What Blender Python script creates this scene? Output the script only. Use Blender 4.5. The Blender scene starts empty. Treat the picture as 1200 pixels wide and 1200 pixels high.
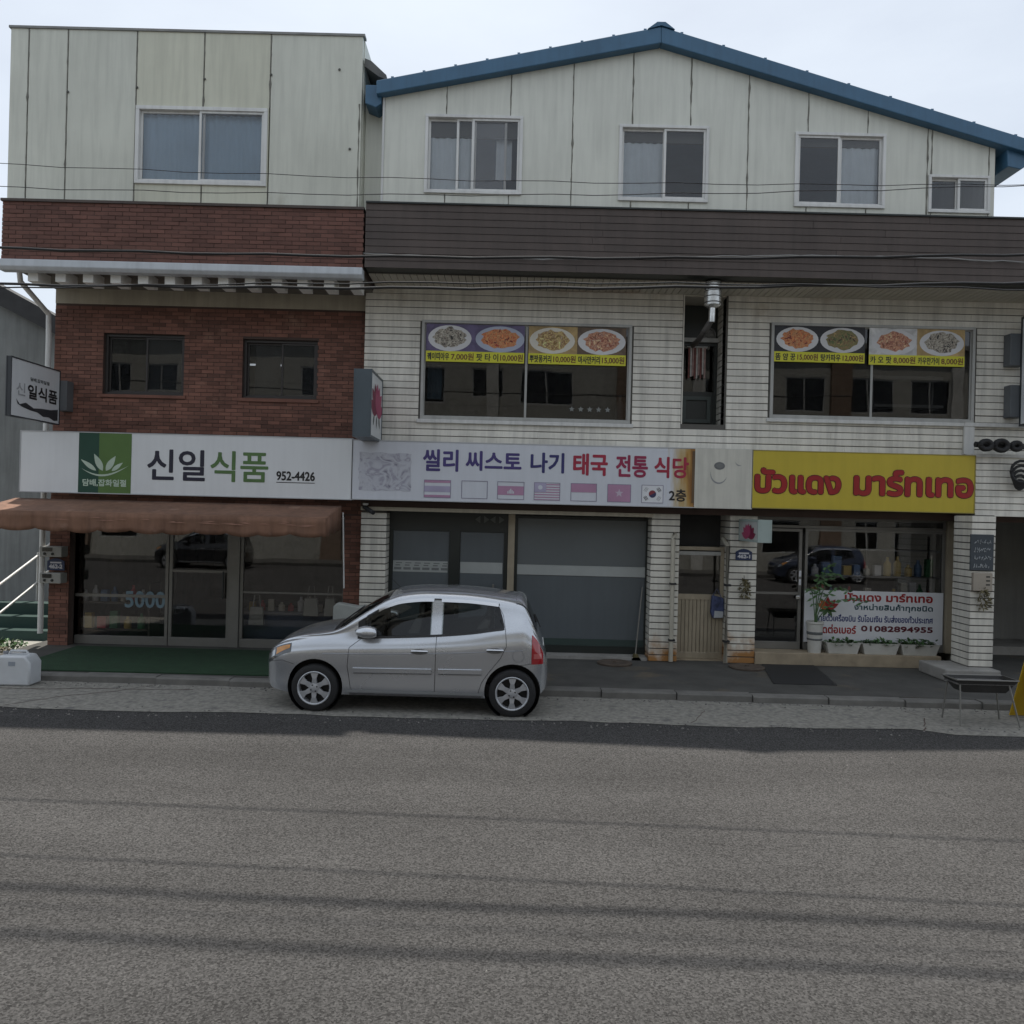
import bpy, bmesh, math, random
import numpy as np
from mathutils import Vector, Matrix
random.seed(7)
scene = bpy.context.scene
col = scene.collection

# ------------------------------------------------------------------ camera, sky, sun, exposure
FPX, CAM_H, ROLL = 950.0, 2.45, math.atan(0.025)
cam = bpy.data.cameras.new('camera'); cam_o = bpy.data.objects.new('camera', cam); col.objects.link(cam_o)
cam.sensor_width = 36; cam.lens = 36 * FPX / 1200; cam.clip_start = .05; cam.clip_end = 2000
cam_o.matrix_world = Matrix.Translation((0, 0, CAM_H)) @ Matrix.Rotation(math.radians(90), 4, 'X') @ Matrix.Rotation(ROLL, 4, 'Z')
scene.camera = cam_o

SUN_TO = Vector((-.66, 3.45, 9.55)).normalized()        # direction towards the sun: high, behind the buildings
SUN_EL = math.asin(SUN_TO.z); SUN_AZ = math.atan2(SUN_TO.x, SUN_TO.y)
w = bpy.data.worlds.new('World'); scene.world = w; w.use_nodes = True
nt = w.node_tree; bg = nt.nodes['Background']
sky = nt.nodes.new('ShaderNodeTexSky'); sky.sky_type = 'NISHITA'; sky.sun_disc = False
sky.sun_elevation = SUN_EL; sky.sun_rotation = SUN_AZ; sky.dust_density = 4.0; sky.air_density = 1.0; sky.ozone_density = 1.0
tc = nt.nodes.new('ShaderNodeTexCoord'); mp = nt.nodes.new('ShaderNodeMapping'); mp.inputs['Scale'].default_value = (1.2, 1.2, 3.5)
nz = nt.nodes.new('ShaderNodeTexNoise'); nz.inputs['Scale'].default_value = 1.6; nz.inputs['Detail'].default_value = 7; nz.inputs['Roughness'].default_value = .55
mr = nt.nodes.new('ShaderNodeMapRange'); mr.inputs[1].default_value = .3; mr.inputs[2].default_value = .7; mr.inputs[3].default_value = .62; mr.inputs[4].default_value = .95
mx = nt.nodes.new('ShaderNodeMix'); mx.data_type = 'RGBA'; mx.inputs[7].default_value = (8.0, 8.75, 9.7, 1)
nt.links.new(tc.outputs['Generated'], mp.inputs[0]); nt.links.new(mp.outputs[0], nz.inputs['Vector'])
nt.links.new(nz.outputs[0], mr.inputs[0]); nt.links.new(mr.outputs[0], mx.inputs[0])
nt.links.new(sky.outputs[0], mx.inputs[6]); nt.links.new(mx.outputs[2], bg.inputs[0])
bg.inputs[1].default_value = 0.10
sun = bpy.data.lights.new('sun', 'SUN'); sun.energy = 5.0; sun.angle = math.radians(.9); sun.color = (1, .95, .87)
sun_o = bpy.data.objects.new('sun', sun); col.objects.link(sun_o); sun_o.location = (-5, 30, 60)
sun_o.rotation_euler = SUN_TO.to_track_quat('Z', 'Y').to_euler()
vs = scene.view_settings; vs.view_transform = 'Standard'; vs.look = 'None'; vs.exposure = 0.13; vs.gamma = 1; vs.use_curve_mapping = False
scene.cycles.max_bounces = 8; scene.cycles.transparent_max_bounces = 12

# ------------------------------------------------------------------ pixel -> place
CR, SR = math.cos(ROLL), math.sin(ROLL)
def P(px, py, Y):
    u = (px - 600) / FPX; v = (600 - py) / FPX
    return ((u * CR - v * SR) * Y, CAM_H + (u * SR + v * CR) * Y)
def R(x0, y0, x1, y1, Y):
    a, zt = P(x0, y0, Y); b, zb = P(x1, y1, Y)
    return a, b, zb, zt
def PX(px, py, Y): return P(px, py, Y)[0]
def PZ(px, py, Y): return P(px, py, Y)[1]

# ------------------------------------------------------------------ mesh helpers
WLOC = {}
class MB:
    def __init__(s): s.v = []; s.f = []
    def box(s, x0, x1, y0, y1, z0, z1):
        if x0 > x1: x0, x1 = x1, x0
        if y0 > y1: y0, y1 = y1, y0
        if z0 > z1: z0, z1 = z1, z0
        n = len(s.v)
        s.v += [(x0,y0,z0),(x1,y0,z0),(x1,y1,z0),(x0,y1,z0),(x0,y0,z1),(x1,y0,z1),(x1,y1,z1),(x0,y1,z1)]
        s.f += [(n,n+3,n+2,n+1),(n+4,n+5,n+6,n+7),(n,n+1,n+5,n+4),(n+1,n+2,n+6,n+5),(n+2,n+3,n+7,n+6),(n+3,n,n+4,n+7)]
        return s
    def poly(s, pts):
        n = len(s.v); s.v += [tuple(p) for p in pts]; s.f.append(tuple(range(n, n + len(pts)))); return s
    def prism(s, pts, y0, y1):                      # pts in (x, z), extruded along y
        n = len(s.v); k = len(pts)
        s.v += [(p[0], y0, p[1]) for p in pts] + [(p[0], y1, p[1]) for p in pts]
        s.f.append(tuple(range(n, n + k))); s.f.append(tuple(reversed(range(n + k, n + 2 * k))))
        for i in range(k): j = (i + 1) % k; s.f.append((n + j, n + i, n + k + i, n + k + j))
        return s
    def prismx(s, pts, x0, x1):                     # pts in (y, z), extruded along x
        n = len(s.v); k = len(pts)
        s.v += [(x0, p[0], p[1]) for p in pts] + [(x1, p[0], p[1]) for p in pts]
        s.f.append(tuple(range(n, n + k))); s.f.append(tuple(reversed(range(n + k, n + 2 * k))))
        for i in range(k): j = (i + 1) % k; s.f.append((n + j, n + i, n + k + i, n + k + j))
        return s
    def prismz(s, pts, z0, z1):                     # pts in (x, y), extruded along z
        n = len(s.v); k = len(pts)
        s.v += [(p[0], p[1], z0) for p in pts] + [(p[0], p[1], z1) for p in pts]
        s.f.append(tuple(reversed(range(n, n + k)))); s.f.append(tuple(range(n + k, n + 2 * k)))
        for i in range(k): j = (i + 1) % k; s.f.append((n + i, n + j, n + k + j, n + k + i))
        return s
    def tube(s, pts, r, n=8, r1=None):
        pts = [Vector(p) for p in pts]; rings = []
        for i, p in enumerate(pts):
            d = (pts[min(i + 1, len(pts) - 1)] - pts[max(i - 1, 0)]).normalized()
            a = d.cross(Vector((0, 0, 1)))
            if a.length < .05: a = d.cross(Vector((0, 1, 0)))
            a.normalize(); b = d.cross(a)
            rr = r if r1 is None else r + (r1 - r) * i / (len(pts) - 1)
            o = len(s.v)
            for k in range(n):
                t = 2 * math.pi * k / n; s.v.append(tuple(p + a * math.cos(t) * rr + b * math.sin(t) * rr))
            rings.append(o)
        for o, q in zip(rings, rings[1:]):
            for k in range(n): s.f.append((o + k, o + (k + 1) % n, q + (k + 1) % n, q + k))
        s.f.append(tuple(reversed(range(rings[0], rings[0] + n)))); s.f.append(tuple(range(rings[-1], rings[-1] + n)))
        return s
    def lathe(s, prof, c=(0, 0, 0), n=24, axis='z', closed=False):   # prof: (radius, height)
        rings = []
        for r, h in prof:
            o = len(s.v); rings.append(o)
            for k in range(n):
                t = 2 * math.pi * k / n; a, b = r * math.cos(t), r * math.sin(t)
                p = (a, b, h) if axis == 'z' else ((a, h, b) if axis == 'y' else (h, a, b))
                s.v.append((p[0] + c[0], p[1] + c[1], p[2] + c[2]))
        pr = list(zip(rings, rings[1:]))
        if closed: pr.append((rings[-1], rings[0]))
        for o, q in pr:
            for k in range(n): s.f.append((o + k, o + (k + 1) % n, q + (k + 1) % n, q + k))
        if not closed:
            s.f.append(tuple(reversed(range(rings[0], rings[0] + n)))); s.f.append(tuple(range(rings[-1], rings[-1] + n)))
        return s
    def frame(s, x0, x1, z0, z1, y0, y1, t, tb=None):
        tb = t if tb is None else tb
        s.box(x0, x1, y0, y1, z1 - t, z1); s.box(x0, x1, y0, y1, z0, z0 + tb)
        s.box(x0, x0 + t, y0, y1, z0 + tb, z1 - t); s.box(x1 - t, x1, y0, y1, z0 + tb, z1 - t)
        return s
    def build(s, name, mat, parent=None, bev=0, smooth=False, kind=None, label=None):
        me = bpy.data.meshes.new(name); me.from_pydata(s.v, [], s.f); me.update()
        bm = bmesh.new(); bm.from_mesh(me); bmesh.ops.recalc_face_normals(bm, faces=bm.faces); bm.to_mesh(me); bm.free()
        if smooth:
            me.polygons.foreach_set('use_smooth', [True] * len(me.polygons))
            if smooth != 'all': me.set_sharp_from_angle(angle=math.radians(38))
        me.materials.append(mat)
        return link(name, me, parent, bev, kind, label)
def link(name, me, parent=None, bev=0, kind=None, label=None):
    o = bpy.data.objects.new(name, me); col.objects.link(o)
    adopt(o, parent)
    if bev:
        m = o.modifiers.new('bevel', 'BEVEL'); m.width = bev; m.segments = 2; m.limit_method = 'ANGLE'; m.angle_limit = math.radians(40)
    if kind: o['kind'] = kind
    if label: o['label'] = label
    return o
def adopt(o, parent):
    if parent is not None:
        o.parent = parent; o.matrix_parent_inverse = Matrix.Translation(-WLOC.get(parent.name, Vector((0, 0, 0))))
        WLOC[o.name] = Vector((0, 0, 0))
def tag(o, label, cat, group=None):
    o['label'] = label; o['category'] = cat
    if group: o['group'] = group
    return o
def thing(name, label, cat, loc=(0, 0, 0), group=None):
    o = bpy.data.objects.new(name, None); col.objects.link(o); o.location = loc; o.empty_display_size = .2
    WLOC[o.name] = Vector(loc)
    return tag(o, label, cat, group)
def bx(name, mat, parent, x0, x1, y0, y1, z0, z1, bev=0, **k):
    return MB().box(x0, x1, y0, y1, z0, z1).build(name, mat, parent, bev, **k)
def cells(x0, x1, z0, z1, holes):
    zs = sorted({z0, z1} | {min(max(h[k], z0), z1) for h in holes for k in (2, 3)})
    out = []
    for a, b in zip(zs, zs[1:]):
        if b - a < 1e-4: continue
        m = (a + b) / 2
        hs = sorted((h[0], h[1]) for h in holes if h[2] < m < h[3]); x = x0
        for p, q in hs:
            if p > x + 1e-4: out.append((x, min(p, x1), a, b))
            x = max(x, q)
        if x < x1 - 1e-4: out.append((x, x1, a, b))
    return out
def wall(name, mat, parent, x0, x1, z0, z1, y0, y1, holes=()):
    m = MB()
    for c in cells(x0, x1, z0, z1, list(holes)): m.box(c[0], c[1], y0, y1, c[2], c[3])
    return m.build(name, mat, parent)

# ------------------------------------------------------------------ materials
MATS = {}
def M(name, c, rough=.6, var=.12, vs=2.0, streak=0., bump=0., bs=90, metal=0., rnd=0., isl=0., coat=0., spec=.5, c2=None, c2s=1.5, c2t=.6, soft=.12, low=None):
    if name in MATS: return MATS[name]
    m = bpy.data.materials.new(name); m.use_nodes = True; n = m.node_tree.nodes; L = m.node_tree.links
    b = n['Principled BSDF']; b.inputs['Roughness'].default_value = rough; b.inputs['Metallic'].default_value = metal
    b.inputs['Specular IOR Level'].default_value = spec; b.inputs['Coat Weight'].default_value = coat; b.inputs['Coat Roughness'].default_value = .06
    g = n.new('ShaderNodeNewGeometry')
    def noise(scale, det=6, vec=None, ro=.6):
        t = n.new('ShaderNodeTexNoise'); t.inputs['Scale'].default_value = scale; t.inputs['Detail'].default_value = det; t.inputs['Roughness'].default_value = ro
        L.new(vec or g.outputs['Position'], t.inputs['Vector']); return t.outputs[0]
    def rng(src, a, bb, c_, d):
        r = n.new('ShaderNodeMapRange'); r.inputs[1].default_value = a; r.inputs[2].default_value = bb; r.inputs[3].default_value = c_; r.inputs[4].default_value = d
        L.new(src, r.inputs[0]); return r.outputs[0]
    def mul(a, bb):
        q = n.new('ShaderNodeMath'); q.operation = 'MULTIPLY'; L.new(a, q.inputs[0]); L.new(bb, q.inputs[1]); return q.outputs[0]
    f = rng(noise(vs), .3, .7, 1 - var, 1 + var)
    if streak:
        mpp = n.new('ShaderNodeMapping'); mpp.inputs['Scale'].default_value = (7, 7, .5); L.new(g.outputs['Position'], mpp.inputs[0])
        f = mul(f, rng(noise(1.6, 5, mpp.outputs[0]), .42, .75, 1, 1 - streak))
    if rnd:
        oi = n.new('ShaderNodeObjectInfo'); f = mul(f, rng(oi.outputs['Random'], 0, 1, 1 - rnd, 1 + rnd))
    if isl: f = mul(f, rng(g.outputs['Random Per Island'], 0, 1, 1 - isl, 1 + isl))
    vm = n.new('ShaderNodeVectorMath'); vm.operation = 'SCALE'; vm.inputs[0].default_value = c[:3]; L.new(f, vm.inputs['Scale'])
    out = vm.outputs[0]
    if c2:
        src = noise(c2s, 7)
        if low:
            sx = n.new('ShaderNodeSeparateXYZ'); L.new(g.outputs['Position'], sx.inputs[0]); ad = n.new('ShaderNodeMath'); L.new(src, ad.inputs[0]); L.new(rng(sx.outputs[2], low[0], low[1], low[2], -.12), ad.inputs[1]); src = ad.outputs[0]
        k = rng(src, c2t, c2t + soft, 0, 1); q = n.new('ShaderNodeMix'); q.data_type = 'RGBA'; q.inputs[7].default_value = (*c2, 1)
        L.new(k, q.inputs[0]); L.new(out, q.inputs[6]); out = q.outputs[2]
    L.new(out, b.inputs['Base Color'])
    if bump:
        bp = n.new('ShaderNodeBump'); bp.inputs['Strength'].default_value = bump; bp.inputs['Distance'].default_value = .01
        L.new(noise(bs, 4), bp.inputs['Height']); L.new(bp.outputs[0], b.inputs['Normal'])
    MATS[name] = m; return m
def glass(name, tint=.75, rough=.0, refl=1.0, tc=(1, 1, 1), wob=.006):
    if name in MATS: return MATS[name]
    m = bpy.data.materials.new(name); m.use_nodes = True; n = m.node_tree.nodes; L = m.node_tree.links
    n.remove(n['Principled BSDF']); o = n['Material Output']
    t = n.new('ShaderNodeBsdfTransparent'); t.inputs[0].default_value = (tint * tc[0], tint * tc[1], tint * tc[2], 1)
    gl = n.new('ShaderNodeBsdfGlossy'); gl.inputs['Roughness'].default_value = rough
    fr = n.new('ShaderNodeFresnel'); fr.inputs[0].default_value = 1.52
    mlt = n.new('ShaderNodeMath'); mlt.operation = 'MULTIPLY'; mlt.inputs[1].default_value = refl; mlt.use_clamp = True
    geo = n.new('ShaderNodeNewGeometry'); no = n.new('ShaderNodeTexNoise'); no.inputs['Scale'].default_value = 1.3; no.inputs['Detail'].default_value = 1
    bp = n.new('ShaderNodeBump'); bp.inputs['Strength'].default_value = wob; bp.inputs['Distance'].default_value = .2
    L.new(geo.outputs['Position'], no.inputs['Vector']); L.new(no.outputs[0], bp.inputs['Height']); L.new(bp.outputs[0], gl.inputs['Normal'])
    ms = n.new('ShaderNodeMixShader'); L.new(fr.outputs[0], mlt.inputs[0]); L.new(mlt.outputs[0], ms.inputs[0])
    L.new(t.outputs[0], ms.inputs[1]); L.new(gl.outputs[0], ms.inputs[2]); L.new(ms.outputs[0], o.inputs[0])
    MATS[name] = m; return m
def blotch(name, cols, scale=14, det=3, rough=.5, warp=1.0):           # printed photographs: hard noise of several inks
    if name in MATS: return MATS[name]
    m = bpy.data.materials.new(name); m.use_nodes = True; n = m.node_tree.nodes; L = m.node_tree.links
    b = n['Principled BSDF']; b.inputs['Roughness'].default_value = rough
    g = n.new('ShaderNodeNewGeometry'); t = n.new('ShaderNodeTexNoise'); t.inputs['Scale'].default_value = scale; t.inputs['Detail'].default_value = det; t.inputs['Distortion'].default_value = warp
    L.new(g.outputs['Position'], t.inputs['Vector']); r = n.new('ShaderNodeValToRGB'); L.new(t.outputs[0], r.inputs[0])
    e = r.color_ramp.elements
    while len(e) < len(cols): e.new(.5)
    for i, c in enumerate(cols): e[i].position = .3 + .4 * i / max(1, len(cols) - 1); e[i].color = (*c, 1)
    L.new(r.outputs[0], b.inputs['Base Color']); MATS[name] = m; return m

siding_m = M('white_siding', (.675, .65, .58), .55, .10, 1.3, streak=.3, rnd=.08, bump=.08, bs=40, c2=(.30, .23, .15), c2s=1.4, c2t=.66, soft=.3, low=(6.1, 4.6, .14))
gap_m = M('siding_backing', (.10, .095, .085), .9)
panelL = M('sandwich_panel_cream', (.60, .605, .525), .5, .07, .8, streak=.16, rnd=.04, bump=.12, bs=1.2, c2=(.33, .30, .22), c2s=1.1, c2t=.68, soft=.25, low=(6.9, 7.6, .1))
panelY = M('sandwich_panel_yellowed', (.575, .57, .46), .5, .07, .8, streak=.16, rnd=.03, bump=.12, bs=1.2)
panelR = M('sandwich_panel_white', (.63, .635, .565), .5, .07, .7, streak=.14, rnd=.035, bump=.12, bs=1.2, c2=(.35, .32, .25), c2s=1.1, c2t=.70, soft=.25, low=(6.9, 7.5, .1))
sealant = M('seam_sealant', (.09, .09, .08), .8)
trim_w = M('white_trim', (.62, .62, .6), .5, .08, streak=.2)
pvc = M('white_pvc', (.66, .66, .64), .4, .06, streak=.18)
brick_m = M('red_brick', (.168, .076, .054), .8, .2, 3, isl=.32, bump=.25, bs=120, c2=(.30, .17, .12), c2s=1.7, c2t=.63, soft=.2)
brick_f = M('red_brick_parapet', (.135, .061, .046), .8, .2, 2, isl=.2, bump=.25, bs=120)
mortar = M('dark_mortar', (.078, .052, .043), .9, bump=.3)
fascia_m = M('dark_brown_board', (.074, .056, .048), .65, .16, 1.5, rnd=.07, streak=.2, bump=.1, bs=30)
soffit_m = M('soffit_cream', (.48, .45, .38), .6, .1, .8, rnd=.05, c2=(.21, .11, .05), c2s=.33, c2t=.58, soft=.18)
frieze_m = M('cream_plaster', (.40, .36, .28), .8, .12, 2, streak=.2, bump=.1)
band_m = M('cornice_paint', (.52, .55, .58), .6, .1, 2, streak=.15)
blue_m = M('blue_roof_steel', (.045, .125, .215), .4, .12, 1.5, streak=.15)
alu = M('grey_aluminium', (.20, .195, .18), .4, .1, 3, metal=.35)
alu_tan = M('tan_aluminium', (.36, .31, .23), .45, .12, 3, metal=.2, streak=.2)
brown_alu = M('brown_aluminium', (.035, .03, .028), .45, .1)
black_m = M('black_frame', (.016, .02, .018), .4, .1)
conc = M('concrete', (.27, .26, .24), .9, .2, 3, bump=.5, bs=60, c2=(.15, .145, .135), c2s=1.8, c2t=.56)
inner = M('interior_wall', (.20, .20, .18), .9)
inner_d = M('interior_dark', (.05, .05, .05), .9)
curtain_m = M('pale_blue_curtain', (.70, .77, .82), .9, .06, 3)
curtain_b = M('blue_blind', (.36, .50, .63), .8, .06, 2)
win_g = glass('window_glass', .95); dark_g = glass('tinted_glass', .6, refl=1.25); store_g = glass('shop_glass', .92, refl=1.5)
white_p = M('sign_white', (.67, .69, .70), .35, .03, 1, streak=.05)
white_b = M('banner_white', (.66, .67, .69), .5, .03)
navy = M('ink_navy', (.014, .014, .032), .4); ink = M('ink_black', (.01, .01, .012), .4)
green_t = M('ink_green', (.085, .165, .055), .4); green_d = M('emblem_dark_green', (.008, .055, .035), .4); green_l = M('emblem_light_green', (.085, .165, .04), .4)
purple = M('ink_purple', (.055, .04, .17), .4); crimson = M('ink_crimson', (.33, .02, .05), .4); red_t = M('ink_red', (.30, .010, .012), .4)
yellow_s = M('sign_yellow', (.50, .39, .035), .4, .05, 1.5, streak=.08); yellow_b = M('banner_yellow', (.62, .60, .03), .4, .03)
pink = M('faded_pink', (.40, .22, .33), .5); lilac = M('faded_lilac', (.36, .33, .45), .5); outline = M('faded_outline', (.20, .18, .26), .5)
steel = M('stainless', (.60, .60, .58), .25, .3, 9, metal=.8)
rubber = M('rubber', (.018, .018, .019), .7, .15, 8, bump=.15)
cable_m = M('cable_black', (.012, .012, .013), .5)
wood_b = M('mud_brown', (.10, .075, .05), .9, .2, 5)
teal_g = M('green_paint', (.008, .038, .031), .6, .15, 3)
leaf_m = M('leaf_green', (.045, .10, .03), .5, .35, 9, isl=.4)
dry_leaf = M('dry_leaf', (.09, .075, .03), .7, .3, 9, isl=.4)
terr = M('stone_tan', (.30, .245, .17), .8, .2, 4, bump=.2)

# ------------------------------------------------------------------ lettering
def text_mesh(s, res=3):
    c = bpy.data.curves.new('lettering', 'FONT'); c.body = s; c.size = 1; c.resolution_u = res
    o = bpy.data.objects.new('lettering', c); col.objects.link(o); bpy.context.view_layer.update()
    dg = bpy.context.evaluated_depsgraph_get(); me = bpy.data.meshes.new_from_object(o.evaluated_get(dg))
    v = [tuple(p.co) for p in me.vertices]; f = [tuple(p.vertices) for p in me.polygons]
    bpy.data.objects.remove(o); bpy.data.curves.remove(c); bpy.data.meshes.remove(me); return v, f
def lettering(s, rect, y, mat, parent, bold=0, name='lettering', xform=None):
    v, f = text_mesh(s); xs = [p[0] for p in v]; ys = [p[1] for p in v]
    ax, bx_, ay, by = min(xs), max(xs), min(ys), max(ys); x0, x1, z0, z1 = rect
    b = bold; sx = (x1 - x0 - 2 * b) / (bx_ - ax); sz = (z1 - z0 - 2 * b) / (by - ay); m = MB()
    sh = [(0, 0)] if not b else [(b * math.cos(t * math.pi / 4), b * math.sin(t * math.pi / 4)) for t in range(8)] + [(0, 0)]
    for k, (dx, dz) in enumerate(sh):
        n = len(m.v); yy = y - .0002 * k
        m.v += [(x0 + b + (p[0] - ax) * sx + dx, yy, z0 + b + (p[1] - ay) * sz + dz) for p in v]
        m.f += [tuple(i + n for i in q) for q in f]
    if xform: m.v = [xform(p) for p in m.v]
    return m.build(name, mat, parent)
def ellipse(cx, cz, rx, rz, y, n=24, rot=0, a0=0, a1=2 * math.pi):
    c, s_ = math.cos(rot), math.sin(rot); full = abs(a1 - a0 - 2 * math.pi) < 1e-6; pts = []
    for k in range(n if full else n + 1):
        t = a0 + (a1 - a0) * k / n; a, b = rx * math.cos(t), rz * math.sin(t); pts.append((cx + a * c - b * s_, y, cz + a * s_ + b * c))
    return pts
def petal(cx, cz, ln, wd, ang, y, n=9):
    pts = []
    for sgn in (1, -1):
        for k in range(n):
            t = k / (n - 1); t = t if sgn == 1 else 1 - t
            if sgn == -1 and k in (0, n - 1): continue
            r = sgn * wd * math.sin(math.pi * t ** .8); a = t * ln
            pts.append((cx + a * math.cos(ang) - r * math.sin(ang), y, cz + a * math.sin(ang) + r * math.cos(ang)))
    return pts

# ------------------------------------------------------------------ ground
YF, Y3, YS, YB, YG, YSG = 12.0, 12.15, 13.0, 13.2, 13.4, 12.7
def road_mat():
    m = bpy.data.materials.new('worn_asphalt'); m.use_nodes = True; n = m.node_tree.nodes; L = m.node_tree.links; b = n['Principled BSDF']
    b.inputs['Roughness'].default_value = .95; b.inputs['Specular IOR Level'].default_value = .08
    g = n.new('ShaderNodeNewGeometry')
    def nz(s, d, sc=None, rough=.6):
        t = n.new('ShaderNodeTexNoise'); t.inputs['Scale'].default_value = s; t.inputs['Detail'].default_value = d; t.inputs['Roughness'].default_value = rough
        src = g.outputs['Position']
        if sc: q = n.new('ShaderNodeMapping'); q.inputs['Scale'].default_value = sc; L.new(src, q.inputs[0]); src = q.outputs[0]
        L.new(src, t.inputs['Vector']); return t.outputs[0]
    def rg(s, a, c, d, e):
        r = n.new('ShaderNodeMapRange'); r.inputs[1].default_value = a; r.inputs[2].default_value = c; r.inputs[3].default_value = d; r.inputs[4].default_value = e; L.new(s, r.inputs[0]); return r.outputs[0]
    def mul(a, c): q = n.new('ShaderNodeMath'); q.operation = 'MULTIPLY'; L.new(a, q.inputs[0]); L.new(c, q.inputs[1]); return q.outputs[0]
    v = n.new('ShaderNodeTexVoronoi'); v.inputs['Scale'].default_value = 95; L.new(g.outputs['Position'], v.inputs['Vector'])
    sep = n.new('ShaderNodeSeparateColor'); L.new(v.outputs['Color'], sep.inputs[0])
    grit = rg(sep.outputs[0], 0, 1, .46, 1.5)
    fine = rg(nz(55, 5, None, .75), .28, .72, .58, 1.42)
    big = rg(nz(.5, 5), .3, .7, .88, 1.12); lane = rg(nz(1.0, 4, (.12, 1.1, 1)), .3, .7, .86, 1.14)
    f = mul(mul(grit, fine), mul(big, lane))
    vm = n.new('ShaderNodeVectorMath'); vm.operation = 'SCALE'; vm.inputs[0].default_value = (.0715, .0695, .068); L.new(f, vm.inputs['Scale'])
    L.new(vm.outputs[0], b.inputs['Base Color'])
    bp = n.new('ShaderNodeBump'); bp.inputs['Strength'].default_value = .7; bp.inputs['Distance'].default_value = .008
    L.new(mul(grit, fine), bp.inputs['Height']); L.new(bp.outputs[0], b.inputs['Normal']); return m
road = MB().poly([(-300, -300, 0), (300, -300, 0), (300, 300, 0), (-300, 300, 0)]).build('road', road_mat()); road['kind'] = 'structure'
def kerb_y(x): return 11.14 - (x + 9) * .026
gut_m = M('gutter_concrete', (.225, .215, .19), .92, .35, 15, bump=1.0, bs=60, c2=(.13, .125, .118), c2s=5.5, c2t=.55, soft=.14)
m = MB(); xs = [-30 + i * .4 for i in range(151)]
fy = [9.52 + .035 * math.sin(x * 1.7) + random.uniform(-.03, .03) - (.16 if x > 5 else 0) for x in xs]
for i in range(150):
    m.poly([(xs[i], fy[i], .006), (xs[i + 1], fy[i + 1], .006), (xs[i + 1], kerb_y(xs[i + 1]) + .02, .006), (xs[i], kerb_y(xs[i]) + .02, .006)])
gut = m.build('gutter_strip', gut_m); gut['kind'] = 'structure'
walk_m = M('pavement_dark', (.062, .060, .055), .9, .25, 2.5, bump=.4, bs=50, c2=(.11, .09, .065), c2s=1.2, c2t=.58)
xa, xb = -7.75, 30
walk = MB().prismz([(xa, kerb_y(xa) + .1), (xb, kerb_y(xb) + .1), (xb, 21), (xa, 21)], 0, .1).build('pavement', walk_m); walk['kind'] = 'structure'
kerb_m = M('kerb_concrete', (.135, .13, .12), .9, .2, 4, bump=.4, rnd=.12)
x = xa
while x < 11:
    ln = 1.0; y = kerb_y(x + ln / 2); h = .098 + random.uniform(-.006, .008)
    MB().prismx([(y - .09, 0), (y - .085, h - .02), (y - .065, h), (y + .1, h), (y + .1, 0)], x + .006, x + ln - .006).build('kerb_stone', kerb_m, walk); x += ln
# cracks in the gutter strip are shallow dark grooves
for pts in ([(-6.0, 9.6), (-5.6, 10.1), (-5.0, 10.55), (-4.7, 11.0)], [(-7.5, 10.45), (-6.2, 10.5), (-5.0, 10.62), (-3.9, 10.66)], [(2.2, 9.6), (2.5, 10.2), (2.4, 10.7)], [(4.9, 9.5), (5.2, 10.1), (5.1, 10.6)]):
    m = MB(); pp = []
    for (a, b), (c, d) in zip(pts, pts[1:]):
        for k in range(5): t = k / 5; pp.append((a + (c - a) * t + random.uniform(-.03, .03), b + (d - b) * t + random.uniform(-.03, .03)))
    for (a, b), (c, d) in zip(pp, pp[1:]):
        wd = random.uniform(.006, .016); m.poly([(a, b - wd, .0085), (c, d - wd, .0085), (c, d + wd, .0085), (a, b + wd, .0085)])
    m.build('crack', mortar, gut)

m = MB()                                                          # loose grit and pebbles swept towards the kerb
def pebble(x, y, z, r):
    n = len(m.v); a = random.uniform(0, 6.28); pts = [(r * random.uniform(.7, 1.3) * math.cos(a + k * 1.2566), r * random.uniform(.7, 1.3) * math.sin(a + k * 1.2566)) for k in range(5)]
    m.v += [(x + p[0], y + p[1], z) for p in pts] + [(x + p[0] * .5, y + p[1] * .5, z + r * .7) for p in pts]
    m.f.append(tuple(range(n + 5, n + 10)))
    for k in range(5): m.f.append((n + k, n + (k + 1) % 5, n + 5 + (k + 1) % 5, n + 5 + k))
for k in range(900):
    x = random.uniform(-9, 8.5); d = abs(random.gauss(0, .12)); near = random.random()
    y = kerb_y(x) - .11 - d if near < .55 else 9.45 + random.gauss(0, .12); pebble(x, y, .006 if y > 9.5 else .0, random.uniform(.005, .016))
for k in range(140): pebble(random.uniform(-7, 7), random.uniform(4, 9.3), 0, random.uniform(.004, .009))
grit = m.build('grit', M('grit_stone', (.13, .125, .115), .9, .3, 30, isl=.5), kind='stuff'); tag(grit, 'loose grit and pebbles along the kerb and road edge', 'gravel')
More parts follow.
